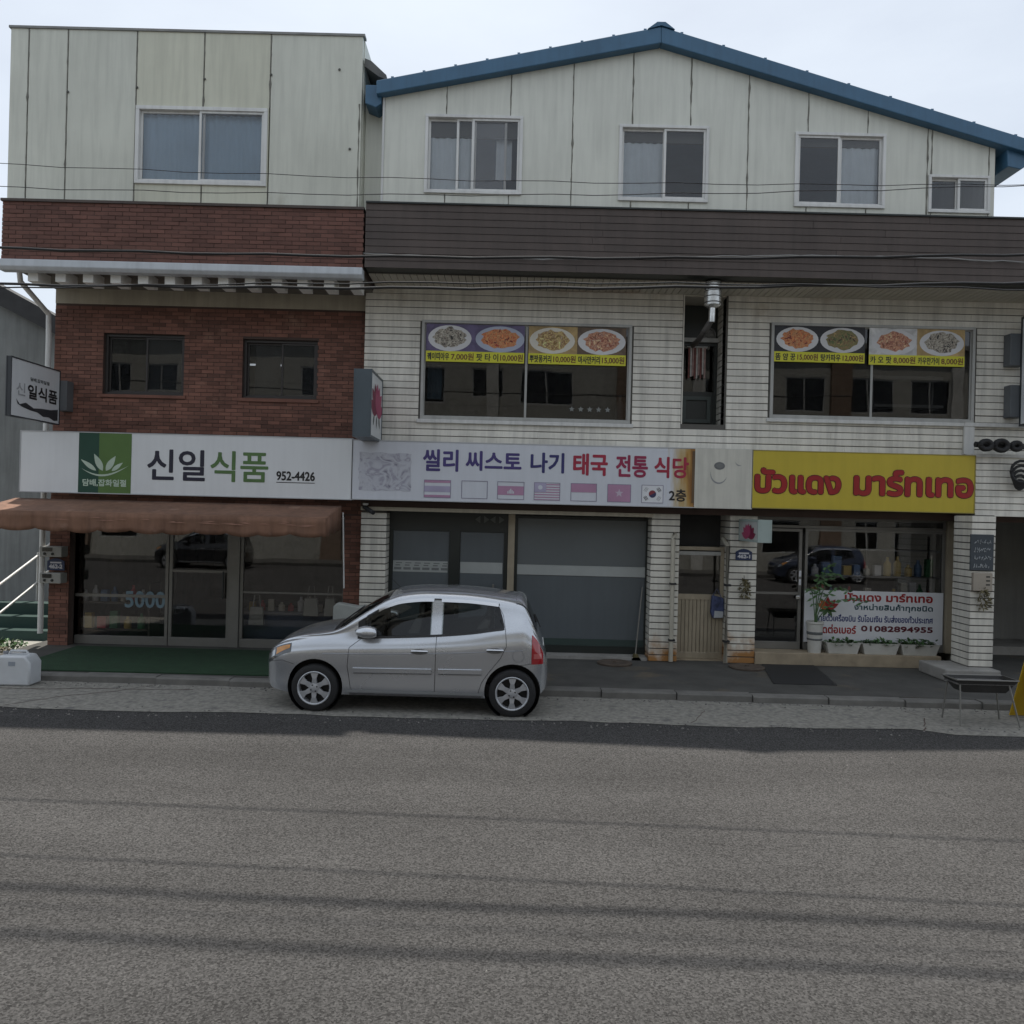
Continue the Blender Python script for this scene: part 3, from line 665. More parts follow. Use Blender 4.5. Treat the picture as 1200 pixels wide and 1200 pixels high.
# shuttered front: dark framed doors and grey filmed panes
film = M('grey_film', (.095, .11, .12), .35, .06, 1.2, streak=.08); film_l = M('grey_film_light', (.12, .135, .14), .35, .06, 1.2); stripe = M('white_film', (.36, .38, .37), .4, .08)
g0, g1 = pA[1], pM[0]; gp = (PX(594, 680, YG), PX(602, 680, YG))
ds = MB().frame(g0, gp[0], .15, 2.42, YG, YG + .08, .06, .1).build('double_door', black_m, RB)
bx('transom', black_m, ds, g0 + .06, gp[0] - .06, YG, YG + .06, PZ(500, 622, YG), 2.36)
xm1, xm2 = PX(526, 660, YG), PX(538.5, 660, YG); zt2 = PZ(500, 622, YG)
bx('door_stile', black_m, ds, xm1, xm2, YG - .01, YG + .06, .25, zt2)
for a, b in ((g0 + .06, xm1), (xm2, gp[0] - .06)):
    bx('pane', film, ds, a + .005, b - .005, YG + .02, YG + .03, .25, zt2 - .005)
    bx('film_strip', stripe, ds, a + .01, b - .02, YG + .014, YG + .018, PZ(520, 671, YG), PZ(520, 658, YG))
k = MB(); za, zb_ = PZ(480, 669, YG), PZ(480, 658, YG)
for i in range(6):
    a = g0 + .09 + i * .155; k.box(a, a + .12, YG + .010, YG + .0125, za + .02, za + .06); k.box(a + .02, a + .1, YG + .010, YG + .0125, za + .085, za + .105); k.box(a + .03, a + .13, YG + .010, YG + .0125, za + .125, za + .14)
k.build('printed_notice', M('notice_grey', (.16, .17, .17), .5), ds)
k = MB(); c = P(574, 609, YG)
for i, d in enumerate((-.2, -.05, .05, .2)):
    s = -1 if i % 2 == 0 else 1; k.poly([(c[0] + d - .045 * s, YG - .005, c[1] - .06), (c[0] + d + .045 * s, YG - .005, c[1]), (c[0] + d - .045 * s, YG - .005, c[1] + .06)])
k.build('arrow_sticker', M('sticker_grey', (.10, .11, .10), .5), ds)
bx('door_handle', alu, ds, xm2 + .55, xm2 + .58, YG - .05, YG + .0, .95, 1.25)
bx('shutter_post', alu_tan, RB, gp[0] + .002, gp[1], YG - .06, YG + .1, .1, 2.42, bev=.005)
sh = MB().frame(gp[1] + .002, g1 + .02, .15, 2.40, YG, YG + .08, .05, .12).build('filmed_shopfront', black_m, RB)
bx('pane', film, sh, gp[1] + .05, g1 - .03, YG + .02, YG + .03, .27, PZ(680, 675, YG)); bx('pane', film_l, sh, gp[1] + .05, g1 - .03, YG + .02, YG + .03, PZ(680, 663, YG), 2.35)
bx('film_strip', stripe, sh, gp[1] + .02, PX(756, 668, YG), YG + .005, YG + .03, PZ(680, 675, YG) + .002, PZ(680, 663, YG) - .002)
bx('kick_plate', M('dark_green_kick', (.03, .05, .045), .5), sh, gp[1] + .05, g1 - .03, YG + .01, YG + .018, .27, PZ(690, 749, YG))
bx('threshold', conc, RB, XM + .4, pM[0] - .01, YS + .1, YG, .1, .148)
# stair door between the pillars
dd = R(796, 640, 853, 771, YG - .05); YD = YG - .05
dr = MB().frame(pM[1] + .002, pN[0] - .002, .12, dd[3], YD, YD + .08, .06, .1).build('stair_door', alu_tan, RB, bev=.004)
zr_ = PZ(824, 700, YD); bx('mid_rail', alu_tan, dr, pM[1] + .06, pN[0] - .06, YD, YD + .06, zr_ - .04, zr_ + .05)
bx('top_rail', alu_w, dr, pM[1] + .06, pN[0] - .06, YD + .003, YD + .06, dd[3] - .14, dd[3] - .08)
bx('pane', store_g, dr, pM[1] + .06, pN[0] - .06, YD + .03, YD + .036, zr_ + .05, dd[3] - .14)
xs_ = pM[1] + .06; nrib = 11; rw = (pN[0] - .06 - xs_) / nrib
for i in range(nrib): bx('door_slat', alu_tan, dr, xs_ + i * rw + .004, xs_ + (i + 1) * rw - .004, YD + .015, YD + .04, .22, zr_ - .042)
bx('slat_backing', brown_alu, dr, xs_, pN[0] - .06, YD + .041, YD + .05, .22, zr_ - .042)
bx('door_step', terr, RB, pM[1] + .002, pN[0] - .002, YD - .12, YD + .1, .1, .119)
bx('stairwell_panel', inner_d, RB, pM[1], pN[0], YG + .25, YG + .3, dd[3], 2.48)
for px, y0 in ((789, 632), (853, 640)):
    a, b = P(px, y0, YS - .02), P(px - 3, 768, YS - .02); Y = YS - .02
    pts = [(a[0] + (.12 if px < 800 else 0), Y + .3, a[1] + .1)] + ([(a[0] + .03, Y + .04, a[1] + .07)] if px < 800 else []) + [(a[0], Y, a[1]), (b[0], Y, .12)]
    pp = MB().tube(pts, .036, 10).build('drain_pipe', M('cream_pipe', (.47, .44, .36), .5, .12, 3, streak=.3), RB, smooth=True)
    for z in (.45, 1.35): bx('pipe_clip', rubber, pp, b[0] - .04, b[0] + .055, Y - .045, Y + .05, z, z + .03)
# mart front
m0, m1 = pN[1], PX(1118, 690, YG)
md = (m0 + .005, PX(939, 690, YG)); zst = .30
mw = (PX(942.5, 690, YG), PX(1107, 690, YG))
d = MB().frame(md[0], md[1], zst, PZ(910, 619, YG), YG, YG + .07, .05, .12).build('mart_door', alu, RB, bev=.003)
bx('pane', store_g, d, md[0] + .05, md[1] - .05, YG + .03, YG + .036, zst + .12, PZ(910, 619, YG) - .05)
bx('push_rail', alu, d, md[0] + .05, md[1] - .05, YG + .005, YG + .028, 1.2, 1.24); bx('door_handle', steel, d, md[1] - .1, md[1] - .03, YG - .05, YG - .002, 1.13, 1.19, bev=.01)
for z in (1.36, 1.5): bx('door_sticker', white_b, d, md[1] - .045, md[1] - .008, YG - .006, YG - .001, z, z + .1)
zt3 = PZ(1020, 621, YG)
f = MB().frame(mw[0], mw[1], zst, zt3, YG, YG + .07, .045, .1).build('mart_window', alu, RB, bev=.003); bx('pane', store_g, f, mw[0] + .045, mw[1] - .045, YG + .03, YG + .036, zst + .1, zt3 - .045)
f = MB().frame(md[0], mw[1], zt3 + .004, 2.48, YG, YG + .07, .04).build('transom_window', alu, RB); bx('pane', dark_g, f, md[0] + .04, mw[1] - .04, YG + .03, YG + .036, zt3 + .05, 2.44)
bx('window_post', alu_tan, RB, mw[1] + .003, m1, YG - .06, YG + .1, zst, 2.48, bev=.004)
bx('shop_step', terr, RB, m0 + .003, PX(1104, 775, 13.0), 13.02, YG + .02, .1, zst - .003, bev=.01)
bx('return_wall', siding_m, RB, m1 + .002, m1 + .12, YP + .5, YG + .6, .1, 2.48)
pas = M('passage_plaster', (.30, .30, .285), .85, .1, 1.5, streak=.15)
bx('passage_wall', pas, RB, m1 + .12, XR, 15.6, 15.75, .1, 3.15); bx('passage_step', conc, RB, m1 + .5, XR, 14.6, 15.6, .1, .25)

# ------------------------------------------------------------------ neighbour on the left, seen past the alley
NB = thing('neighbour_house', 'grey rendered house with a dark sloping roof edge beyond the alley', 'building', (-10.5, 17, 0))
nb_m = M('grey_render', (.21, .22, .215), .85, .15, 1.2, streak=.25, bump=.1)
nl, nr_ = P(-60, 318, 17), P(60, 404, 17); 
MB().prism([(-22, 0), (-7.0, 0), (-7.0, nr_[1] - .9), (nl[0], nl[1] - .05), (-22, nl[1] - .05)], 17, 17.5).build('wall', nb_m, NB)
MB().prism([(-7.2, nr_[1] - 1.9 + 1.25), (nl[0], nl[1] + .3), (-22, nl[1] + .3), (-22, nl[1] - .15), (nl[0], nl[1] - .15), (-7.2, nr_[1] - .95)], 16.8, 17.6).build('roof', M('dark_tile', (.035, .035, .036), .8, .2, 4), NB)
stp = thing('green_staircase', 'green painted outside stair with a white double handrail at the left edge', 'staircase', (-8.6, 14, 0))
for k in range(3): bx('step', teal_g, stp, -10.4, -7.62, 13.95 + k * .3, 14.25 + k * .3 + (.02 if k < 2 else 0), 0, .2 * (k + 1), bev=.01)
for z in (.35, .85):
    MB().tube([(-8.75, 13.5, z - .02), (-8.75, 14.95, z + .92 * .6), (-8.75, 16.4, z + 1.3)], .022, 8).build('handrail', trim_w, stp, smooth=True)
for y in (13.55, 15.0, 16.3): MB().tube([(-8.75, y, .0), (-8.75, y, .85 + (y - 13.5) * .42)], .018, 8).build('rail_post', trim_w, stp)
bx('alley_ground', M('alley_concrete', (.30, .29, .26), .9, .2, 3, bump=.3), None, -14, -7.76, 12.4, 17, 0.0, .03, kind='structure')

# ------------------------------------------------------------------ long shop signs
def rect(x0, y0, x1, y1, Y=YSG): return R(x0, y0, x1, y1, Y)
def sign_box(root, r, mat, edge, depth=.22):
    x0, x1, z0, z1 = r
    bx('sign_face', mat, root, x0 + .012, x1 - .012, YSG, YSG + .02, z0 + .012, z1 - .012)
    MB().frame(x0, x1, z0, z1, YSG - .006, YSG + depth, .014).build('sign_frame', edge, root)
    bx('sign_back', edge, root, x0 + .012, x1 - .012, YSG + .03, YSG + depth - .01, z0 + .012, z1 - .012)
    for k in range(4):
        xx = x0 + (x1 - x0) * (k + .5) / 4; bx('wall_bracket', alu, root, xx - .03, xx + .03, YSG + depth - .01, YB - .01, (z0 + z1) / 2 - .03, (z0 + z1) / 2 + .03)
edge_w = M('sign_edge', (.42, .43, .44), .4)
r1 = rect(24, 504, 412, 586)
S1 = thing('shop_sign', 'long white shop sign with green leaf emblem and black and green lettering', 'sign', ((r1[0] + r1[1]) / 2, YSG, r1[2]))
sign_box(S1, r1, white_p, edge_w); yk = YSG - .003
e0 = rect(93, 507, 153, 579); xs2 = PX(116, 540, YSG)
em = MB().poly([(e0[0], yk, r1[2] + .015), (xs2, yk, r1[2] + .015), (xs2, yk, r1[3] - .015), (e0[0], yk, r1[3] - .015)]).build('emblem_dark_half', green_d, S1)
MB().poly([(xs2, yk, r1[2] + .015), (e0[1], yk, r1[2] + .015), (e0[1], yk, r1[3] - .015), (xs2, yk, r1[3] - .015)]).build('emblem_light_half', green_l, S1)
pale = M('emblem_pale', (.45, .55, .45), .4); pc = P(122, 551, YSG)
for ang, ln, wd, dx in ((145, .30, .035, -.12), (118, .30, .05, -.02), (58, .28, .05, .03), (38, .22, .032, .12)):
    MB().poly(petal(pc[0] + dx, pc[1] - .01, ln, wd, math.radians(ang), yk - .002 - abs(dx) * .004)).build('leaf', pale, S1)
m = MB(); n = 16
for i in range(n):
    def arc(t, o): return (pc[0] - .36 + .75 * t, yk - .004, pc[1] + .03 - .12 * math.sin(math.pi * t ** .9) + .05 * t - o * math.sin(math.pi * t))
    m.poly([arc(i / n, 0), arc((i + 1) / n, 0), arc((i + 1) / n, .03), arc(i / n, .03)])
m.build('leaf_stem', pale, S1)
lettering('담배,잡화일절', rect(97, 561, 148, 571), yk - .003, pale, S1, .004)
lettering('신일', rect(173, 526, 240, 564), yk, navy, S1, .010)
lettering('식품', rect(247, 528, 314, 566), yk, green_t, S1, .008)
r = rect(324, 552, 369, 564); lettering('952-4426', r, yk, ink, S1, .005); bx('underline', ink, S1, r[0], r[1], yk - .001, yk + .002, r[2] - .035, r[2] - .025)

r2 = rect(413, 515, 881, 597)
S2 = thing('shop_sign', 'long pale restaurant sign with purple and red lettering, flags and rust stain', 'sign', ((r2[0] + r2[1]) / 2, YSG, r2[2]))
face2 = M('sign_pale_blue', (.58, .60, .645), .4, .03, 1, streak=.06); sign_box(S2, r2, face2, edge_w)
lettering('씰리', rect(496, 526, 537, 553), yk, purple, S2, .010); lettering('씨스토', rect(546, 528, 611, 553), yk, purple, S2, .010)
lettering('나기', rect(622, 530, 661, 555), yk, M('ink_navy_blue', (.03, .03, .13), .4), S2, .010); lettering('태국', rect(672, 531, 712, 558), yk, crimson, S2, .011)
lettering('전통', rect(722, 533, 759, 560), yk, M('ink_plum', (.27, .02, .07), .4), S2, .010); lettering('식당', rect(767, 535, 807, 561), yk, crimson, S2, .010)
lettering('2층', rect(784, 573, 804, 588), yk, ink, S2, .005)
photo = R(421, 530, 481, 576, YSG)
def ragged(r, y, n=9, j=.012):
    pts = []
    for (a, b), (c, d_) in (((r[0], r[2]), (r[1], r[2])), ((r[1], r[2]), (r[1], r[3])), ((r[1], r[3]), (r[0], r[3])), ((r[0], r[3]), (r[0], r[2]))):
        for k in range(n): t = k / n; pts.append((a + (c - a) * t + random.uniform(-j, j), y, b + (d_ - b) * t + random.uniform(-j, j)))
    return pts
MB().poly(ragged(photo, yk)).build('faded_food_photo', blotch('faded_photo', [(.16, .15, .2), (.36, .36, .41), (.48, .49, .53), (.44, .45, .5), (.30, .29, .35), (.5, .51, .55)], 5, 6, .5, 1.2), S2)
def flag(px0, py0, px1, py1, kind):
    q = rect(px0, py0, px1, py1); x0, x1, z0, z1 = q; h = z1 - z0; wd = x1 - x0
    fl = MB().frame(x0, x1, z0, z1, yk - .002, yk + .002, .008).build('flag_outline', outline, S2)
    def st(a, b, mt, ya=yk - .0005, xa=0, xb=1): MB().poly([(x0 + wd * xa + .004, ya, z0 + h * a), (x0 + wd * xb - .004, ya, z0 + h * a), (x0 + wd * xb - .004, ya, z0 + h * b), (x0 + wd * xa + .004, ya, z0 + h * b)]).build('flag_stripe', mt, fl)
    if kind == 'th': st(.02, .16, pink); st(.33, .66, lilac); st(.84, .98, pink)
    if kind == 'kh':
        st(.25, .75, pink); k = MB()
        for i, hh_ in ((-2, .1), (-1, .16), (0, .24), (1, .16), (2, .1)): k.box((x0 + x1) / 2 + i * .022 - .008, (x0 + x1) / 2 + i * .022 + .008, yk - .003, yk - .001, z0 + h * .33, z0 + h * (.36 + hh_))
        k.build('flag_temple', face2, fl)
    if kind == 'my':
        for i in range(7): st(i / 7, i / 7 + .06, pink)
        st(.45, 1, lilac, yk - .001, 0, .48); MB().poly(ellipse(x0 + wd * .24, z0 + h * .72, .035, .035, yk - .002)).build('flag_moon', face2, fl)
    if kind == 'id': st(.5, .98, pink)
    if kind == 'vn':
        st(.02, .98, pink); pts = []
        for i in range(10): a = math.pi / 2 + i * math.pi / 5; rr = .07 if i % 2 == 0 else .028; pts.append(((x0 + x1) / 2 + rr * math.cos(a), yk - .002, (z0 + z1) / 2 + rr * math.sin(a)))
        MB().poly(pts).build('flag_star', M('faded_star', (.5, .42, .5), .5), fl)
    if kind == 'kr':
        cx, cz = (x0 + x1) / 2, (z0 + z1) / 2; st(.02, .98, white_b)
        MB().poly(ellipse(cx, cz, .058, .058, yk - .002, 16, .5, 0, math.pi)).build('flag_disc_red', M('taegeuk_red', (.22, .03, .04), .5), fl); MB().poly(ellipse(cx, cz, .058, .058, yk - .002, 16, .5, math.pi, 2 * math.pi)).build('flag_disc_blue', M('taegeuk_blue', (.03, .03, .09), .5), fl)
        k = MB()
        for sx in (-1, 1):
            for sz in (-1, 1):
                for j in range(3):
                    ax, az = cx + sx * (.085 + j * .016), cz + sz * (.058 + j * .01); dx, dz = -sz * sx * .022 * sx, .03 * sx
                    k.poly([(ax - .02 * sz * sx - .004, yk - .002, az + .026), (ax - .02 * sz * sx + .004, yk - .002, az + .03), (ax + .02 * sz * sx + .004, yk - .002, az - .026), (ax + .02 * sz * sx - .004, yk - .002, az - .03)])
        k.build('flag_trigrams', ink, fl)
for a, b, k in ((497, 528, 'th'), (541, 571, 'la'), (583, 614, 'kh'), (626, 656, 'my'), (669, 699, 'id'), (712, 739, 'vn'), (752, 777, 'kr')):
    o = (a - 497) * .024; flag(a, 562 + o, b, 583 + o + .7, k)
def stain_mat():
    m = bpy.data.materials.new('rust_stain'); m.use_nodes = True; n = m.node_tree.nodes; L = m.node_tree.links; b = n['Principled BSDF']; b.inputs['Roughness'].default_value = .7
    g = n.new('ShaderNodeNewGeometry'); q = n.new('ShaderNodeMapping'); q.inputs['Scale'].default_value = (9, 1, 1.2); L.new(g.outputs['Position'], q.inputs[0])
    t = n.new('ShaderNodeTexNoise'); t.inputs['Scale'].default_value = 1.5; t.inputs['Detail'].default_value = 6; L.new(q.outputs[0], t.inputs['Vector'])
    tcn = n.new('ShaderNodeTexCoord'); sp = n.new('ShaderNodeSeparateXYZ'); L.new(tcn.outputs['Generated'], sp.inputs[0])
    a = n.new('ShaderNodeMath'); a.operation = 'ADD'; L.new(sp.outputs[0], a.inputs[0]); L.new(t.outputs[0], a.inputs[1])
    r = n.new('ShaderNodeMapRange'); r.inputs[1].default_value = .65; r.inputs[2].default_value = 1.45; L.new(a.outputs[0], r.inputs[0])
    cr = n.new('ShaderNodeValToRGB'); L.new(r.outputs[0], cr.inputs[0]); e = cr.color_ramp.elements; e[0].color = (.58, .60, .645, 1); e[1].color = (.24, .11, .03, 1); k = e.new(.45); k.color = (.46, .36, .20, 1); k = e.new(.75); k.color = (.40, .23, .06, 1)
    L.new(cr.outputs[0], b.inputs['Base Color']); return m
q = rect(778, 525, 814, 595); MB().poly([(q[0], YSG - .001, r2[2] + .015), (q[1], YSG - .001, r2[2] + .015), (q[1], YSG - .001, r2[3] - .015), (q[0], YSG - .001, r2[3] - .015)]).build('rust_stain', stain_mat(), S2)
q = rect(814, 527, 880, 596); bx('end_panel', M('sign_end_cream', (.56, .545, .48), .5, .06, 3, streak=.2), S2, q[0] + .01, q[1], YSG - .012, YSG - .002, r2[2] + .004, r2[3] - .004)
bx('panel_seam', M('rust_dark', (.12, .075, .04), .8), S2, q[0] - .03, q[0] + .008, YSG - .01, YSG - .002, r2[2] + .08, r2[3] - .05)
c = P(843, 546, YSG); yq = YSG - .015
MB().poly(ellipse(c[0], c[1], .085, .06, yq)).build('faded_mark', M('mark_dark', (.14, .145, .145), .6), S2); MB().poly(ellipse(c[0], c[1], .055, .035, yq - .002)).build('faded_mark', M('mark_mid', (.17, .175, .17), .6), S2)
for (x0_, z0_), a0, a1, rr, wd in ((P(842, 556, YSG), math.pi * .85, math.pi * 1.9, .13, .022), (P(866, 541, YSG), math.pi, math.pi * 1.7, .06, .014)):
    k = MB(); nn = 14
    for i in range(nn):
        t0, t1 = a0 + (a1 - a0) * i / nn, a0 + (a1 - a0) * (i + 1) / nn; w0 = wd * math.sin(math.pi * (i + .3) / (nn + .6)); k.poly([(x0_ + rr * math.cos(t0), yq, z0_ + rr * 1.15 * math.sin(t0)), (x0_ + rr * math.cos(t1), yq, z0_ + rr * 1.15 * math.sin(t1)), (x0_ + (rr - w0) * math.cos(t1), yq, z0_ + (rr - w0) * 1.15 * math.sin(t1)), (x0_ + (rr - w0) * math.cos(t0), yq, z0_ + (rr - w0) * 1.15 * math.sin(t0))])
    k.build('faded_mark', M('mark_grey', (.26, .265, .27), .6), S2)

r3 = rect(881.5, 527, 1142, 602)
S3 = thing('shop_sign', 'yellow sign with bold red Thai lettering above the mart window', 'sign', ((r3[0] + r3[1]) / 2, YSG, r3[2]))
sign_box(S3, r3, yellow_s, M('sign_edge_olive', (.30, .25, .06), .5))
red_d = M('ink_red_dark', (.07, .006, .008), .4)
for yy, b_, mt in ((yk, .030, red_d), (yk - .004, .019, red_t)):
    d = .030 - b_
    q = rect(884, 547, 986, 581); lettering('บัวแดง', (q[0] + d, q[1] - d, q[2] + d, q[3] - d), yy, mt, S3, b_)
    q = rect(1000, 549, 1141, 585); lettering('มาร์ทเทอ', (q[0] + d, q[1] - d, q[2] + d, q[3] - d), yy, mt, S3, b_)

# ------------------------------------------------------------------ projecting signs
def blade(label, X0, X1, y0, y1, z0, z1, fm, em_, group=None, fw=.035):
    t = thing('projecting_sign', label, 'sign', ((X0 + X1) / 2, y1, z0), group)
    bx('sign_core', fm, t, X0, X1, y0 + fw - .005, y1 - fw + .005, z0 + fw - .005, z1 - fw + .005)
    for a in (X0, X1):
        for yy0, yy1, zz0, zz1 in ((y0, y1, z0, z0 + fw), (y0, y1, z1 - fw, z1), (y0, y0 + fw, z0 + fw, z1 - fw), (y1 - fw, y1, z0 + fw, z1 - fw)):
            bx('sign_frame', em_, t, a - .008, a + .008, yy0, yy1, zz0, zz1)
    bx('edge_panel', em_, t, X0 + .008, X1 - .008, y0 + .005, y0 + .03, z0, z1); bx('edge_panel', em_, t, X0 + .008, X1 - .008, y0 + .03, y1, z0, z0 + .03); bx('edge_panel', em_, t, X0 + .008, X1 - .008, y0 + .03, y1, z1 - .03, z1)
    return t
def onX(X, sgn):                                        # map lettering drawn in (x, z) on to a face of constant X
    return lambda p: (X, p[0], p[2])
Xl = PX(70, 465, 13.0); yf1, yb1 = 11.72, 13.0; dk = M('dark_sign_frame', (.035, .04, .045), .4)
t = blade('white projecting sign with worn black lettering at the far left corner', Xl - .06, Xl, yf1, yb1, 3.66, 4.53, white_p, dk, None, .018)
def xf(p): return (Xl + .01 - p[1] * 0 , p[0], p[2])
def face_text(s, y0, y1, z0, z1, mat, root, bold, X, off=0):
    lettering(s, (y0, y1, z0, z1), 0, mat, root, bold, xform=lambda p: (X + .003 - p[1] + off, p[0], p[2]))
face_text('일식품', 12.14, 12.93, 3.97, 4.19, ink, t, .007, Xl); face_text('신', 11.86, 12.08, 3.99, 4.18, M('ink_faded', (.36, .37, .38), .5), t, .004, Xl)
face_text('담배,잡화일절', 12.2, 12.7, 4.24, 4.30, M('ink_grey', (.16, .17, .17), .5), t, .003, Xl)
k = MB()
pts = [(11.86, 3.93), (11.95, 3.86), (12.1, 3.9), (12.3, 3.84), (12.5, 3.86), (12.75, 3.87), (12.95, 3.9), (12.95, 3.73), (12.85, 3.71), (12.7, 3.75), (12.55, 3.74), (12.4, 3.79), (12.2, 3.8), (12.0, 3.83), (11.9, 3.86)]
k.poly([(Xl + .003, a, b) for a, b in pts]).build('peeling_band', dk, t)
g = R(70, 447, 82, 482, 13.1); bx('wall_bracket', M('bracket_grey', (.12, .125, .13), .6), t, Xl - .05, g[1], 13.0, YB - .01, g[2], g[3])
Xb = PX(434.5, 470, 11.9); yf2, yb2 = 11.9, 12.93
t = blade('dark projecting sign with a pink lotus between the brick wall and the siding', Xb - .25, Xb, yf2, yb2, 3.5, 4.5, white_p, M('slate_sign_edge', (.065, .085, .10), .4))
lot = [M('lotus_pink', (.38, .05, .13), .5), M('lotus_dark', (.20, .02, .06), .5)]
def lotus(root, X, cy, cz, s, sgn=1, ys=1.5):
    for i, ang in enumerate((20, 160, 50, 130, 72, 108, 90)):
        MB().poly([(X + sgn * (.003 + .001 * i), cy + (p[0] - cy) * ys, p[2]) for p in petal(cy, cz, s * (.8 + .2 * math.sin(math.radians(ang))), s * .24, math.radians(ang), 0)]).build('lotus_petal', lot[i % 2], root)
lotus(t, Xb, 12.42, 3.9, .46); 
for i in range(3): MB().poly([(Xb + .003, p[0], p[2]) for p in petal(12.42 - .2 + i * .2, 3.86, .2, .04, math.radians(240 + i * 30), 0)]).build('lotus_leaf', M('lotus_leaf_dark', (.02, .03, .03), .5), t)
bx('wall_bracket', M('bracket_grey', 0), t, Xb - .15, Xb - .09, yb2, YS - .017, 3.9, 4.1)
Xs = PX(889, 620, 12.0); z0_, z1_ = PZ(889, 636, 12.0), PZ(889, 609, 12.0)
t = blade('small white projecting sign with a red lotus on the board-clad pillar', Xs, Xs + .19, 12.0, 13.02, z0_, z1_, M('sign_dull_white', (.42, .43, .42), .5), M('sign_sage_edge', (.30, .36, .34), .5))
lotus(t, Xs, 12.5, (z0_ + z1_) / 2 - .11, .22, -1, 2.1); bx('wall_bracket', alu, t, Xs + .02, Xs + .16, 13.02, YS + .049, z0_ + .1, z1_ - .1)
Xe = PX(1196, 430, 12.8); z0_, z1_ = PZ(1196, 500, 12.8), PZ(1196, 372, 12.8)
t = blade('tall white projecting sign in a black frame at the right edge', Xe, Xe + .2, 11.8, 12.8, z0_, z1_, white_p, dk)
for a, b in ((392, 430), (452, 490)):
    q = R(1180, a, 1197, b, 12.9); bx('wall_bracket', M('bracket_slate', (.10, .11, .12), .5), t, q[0], q[1], 12.8, YS - .017, q[2], q[3], bev=.01)

# ------------------------------------------------------------------ food banners on the restaurant panes
INKS = dict(c1=[(.32, .03, .02), (.55, .16, .05), (.60, .30, .12), (.22, .05, .02)], c2=[(.05, .045, .04), (.18, .15, .12), (.50, .46, .38), (.06, .05, .04)], c3=[(.45, .30, .06), (.60, .46, .2), (.25, .12, .04), (.5, .4, .25)], c4=[(.45, .16, .08), (.62, .34, .2), (.3, .08, .05), (.66, .5, .36)], c5=[(.12, .07, .03), (.3, .2, .08), (.1, .14, .04), (.45, .3, .12)])
def banner(label, px0, px1, dishes, words, yb_):
    Y = YS - .034 + .02; a = R(px0, yb_[0], px1, yb_[3], Y); zmid = PZ((px0 + px1) / 2, (yb_[1] + yb_[2]) / 2, Y); x0, x1, z0, z1 = a
    zmid = z0 + (z1 - z0) * .28
    t = thing('menu_banner', label, 'banner', ((x0 + x1) / 2, Y, z0), 'menu banners on the restaurant windows')
    bx('yellow_strip', yellow_b, t, x0, x1, Y, Y + .004, z0, zmid)
    n = len(dishes); wd = (x1 - x0) / n
    for i, (bgc, plate, inkk, rx) in enumerate(dishes):
        xa_, xb_ = x0 + i * wd, x0 + (i + 1) * wd; cx, cz = (xa_ + xb_) / 2, (zmid + z1) / 2
        ph = bx('dish_photo', blotch('photo_bg_%s' % (bgc,), [tuple(v * .7 for v in bgc), bgc, tuple(min(.8, v * 1.4) for v in bgc)], 5, 3), t, xa_, xb_ - .001, Y, Y + .004, zmid, z1)
        rx_, rz_ = wd * .49 * rx, (z1 - zmid) * .48; pr_, pz2 = rx_ * .76, rz_ * .78; cx += random.uniform(-.02, .02) * (rx < 1); rx_ = min(rx_, xb_ - cx - .002, cx - xa_ - .002)
        MB().poly(ellipse(cx, cz - .01, rx_, rz_, Y - .001, 28)).build('plate', M('plate_%d' % plate, ((.62, .62, .63), (.40, .44, .55), (.66, .63, .55))[plate], .4), ph)
        pts = ellipse(cx, cz, pr_, pz2, Y - .002, 30); pts = [(cx + (p[0] - cx) * random.uniform(.85, 1.1), p[1], cz + (p[2] - cz) * random.uniform(.82, 1.12)) for p in pts]
        MB().poly(pts).build('food', blotch('food_' + inkk, INKS[inkk], 22, 4, .4, 1.5), ph)
        for gi in range(3):
            gm_ = MB()
            for _ in range(9):
                aa, rr2 = random.uniform(0, 6.28), math.sqrt(random.random()) * .8; gx, gz = cx + pr_ * rr2 * math.cos(aa), cz + pz2 * rr2 * math.sin(aa)
                gm_.poly(ellipse(gx, gz, random.uniform(.015, .04), random.uniform(.006, .014), Y - .003 - .0004 * gi, 8, random.uniform(0, 3.1)))
            gm_.build('garnish', M('garnish_%s_%d' % (inkk, gi), tuple(min(.7, v * (1.5, .5, 1)[gi]) for v in INKS[inkk][(1, 0, 2)[gi]]), .4), ph, kind='stuff')
        wrd, pr = words[i]; q0, q1 = xa_ + .02, xb_ - .02; s = q0 + (q1 - q0) * .5
        lettering(wrd, (q0, s - .02, z0 + .022, zmid - .026), Y - .001, ink, t, .003); lettering(pr, (s + .01, q1, z0 + .022, zmid - .026), Y - .001, M('ink_price', (.16, .05, .01), .4), t, .003)
pur = (.10, .08, .16); dkb = (.02, .02, .025); tan_ = (.40, .28, .12); brn = (.12, .08, .05); wht = (.55, .55, .55)
banner('menu banner with a bowl of noodles, left pane of the left restaurant window', 500, 614, [(pur, 0, 'c2', .9), (pur, 1, 'c1', 1.05)], [('꿰이띠아우', '7,000원'), ('팟 타 이', '10,000원')], (379, 410, 411, 426))
banner('menu banner with yellow curry, right pane of the left restaurant window', 620, 733, [(tan_, 2, 'c3', .95), (brn, 0, 'c4', 1.0)], [('뿌팟퐁커리', '10,000원'), ('마사만커리', '15,000원')], (382, 413, 414, 429))
banner('menu banner with red soup and a dark plate, left pane of the right restaurant window', 908, 1013, [(dkb, 0, 'c1', .95), (dkb, 0, 'c5', 1.0)], [('똠 얌 꿍', '15,000원'), ('탕카파우', '12,000원')], (381, 414, 415, 426))
banner('menu banner with fried rice and soup, right pane of the right restaurant window', 1019, 1130, [(wht, 0, 'c4', .95), (tan_, 0, 'c2', .95)], [('카 오 팟', '8,000원'), ('카우만가이', '8,000원')], (384, 417, 418, 430))

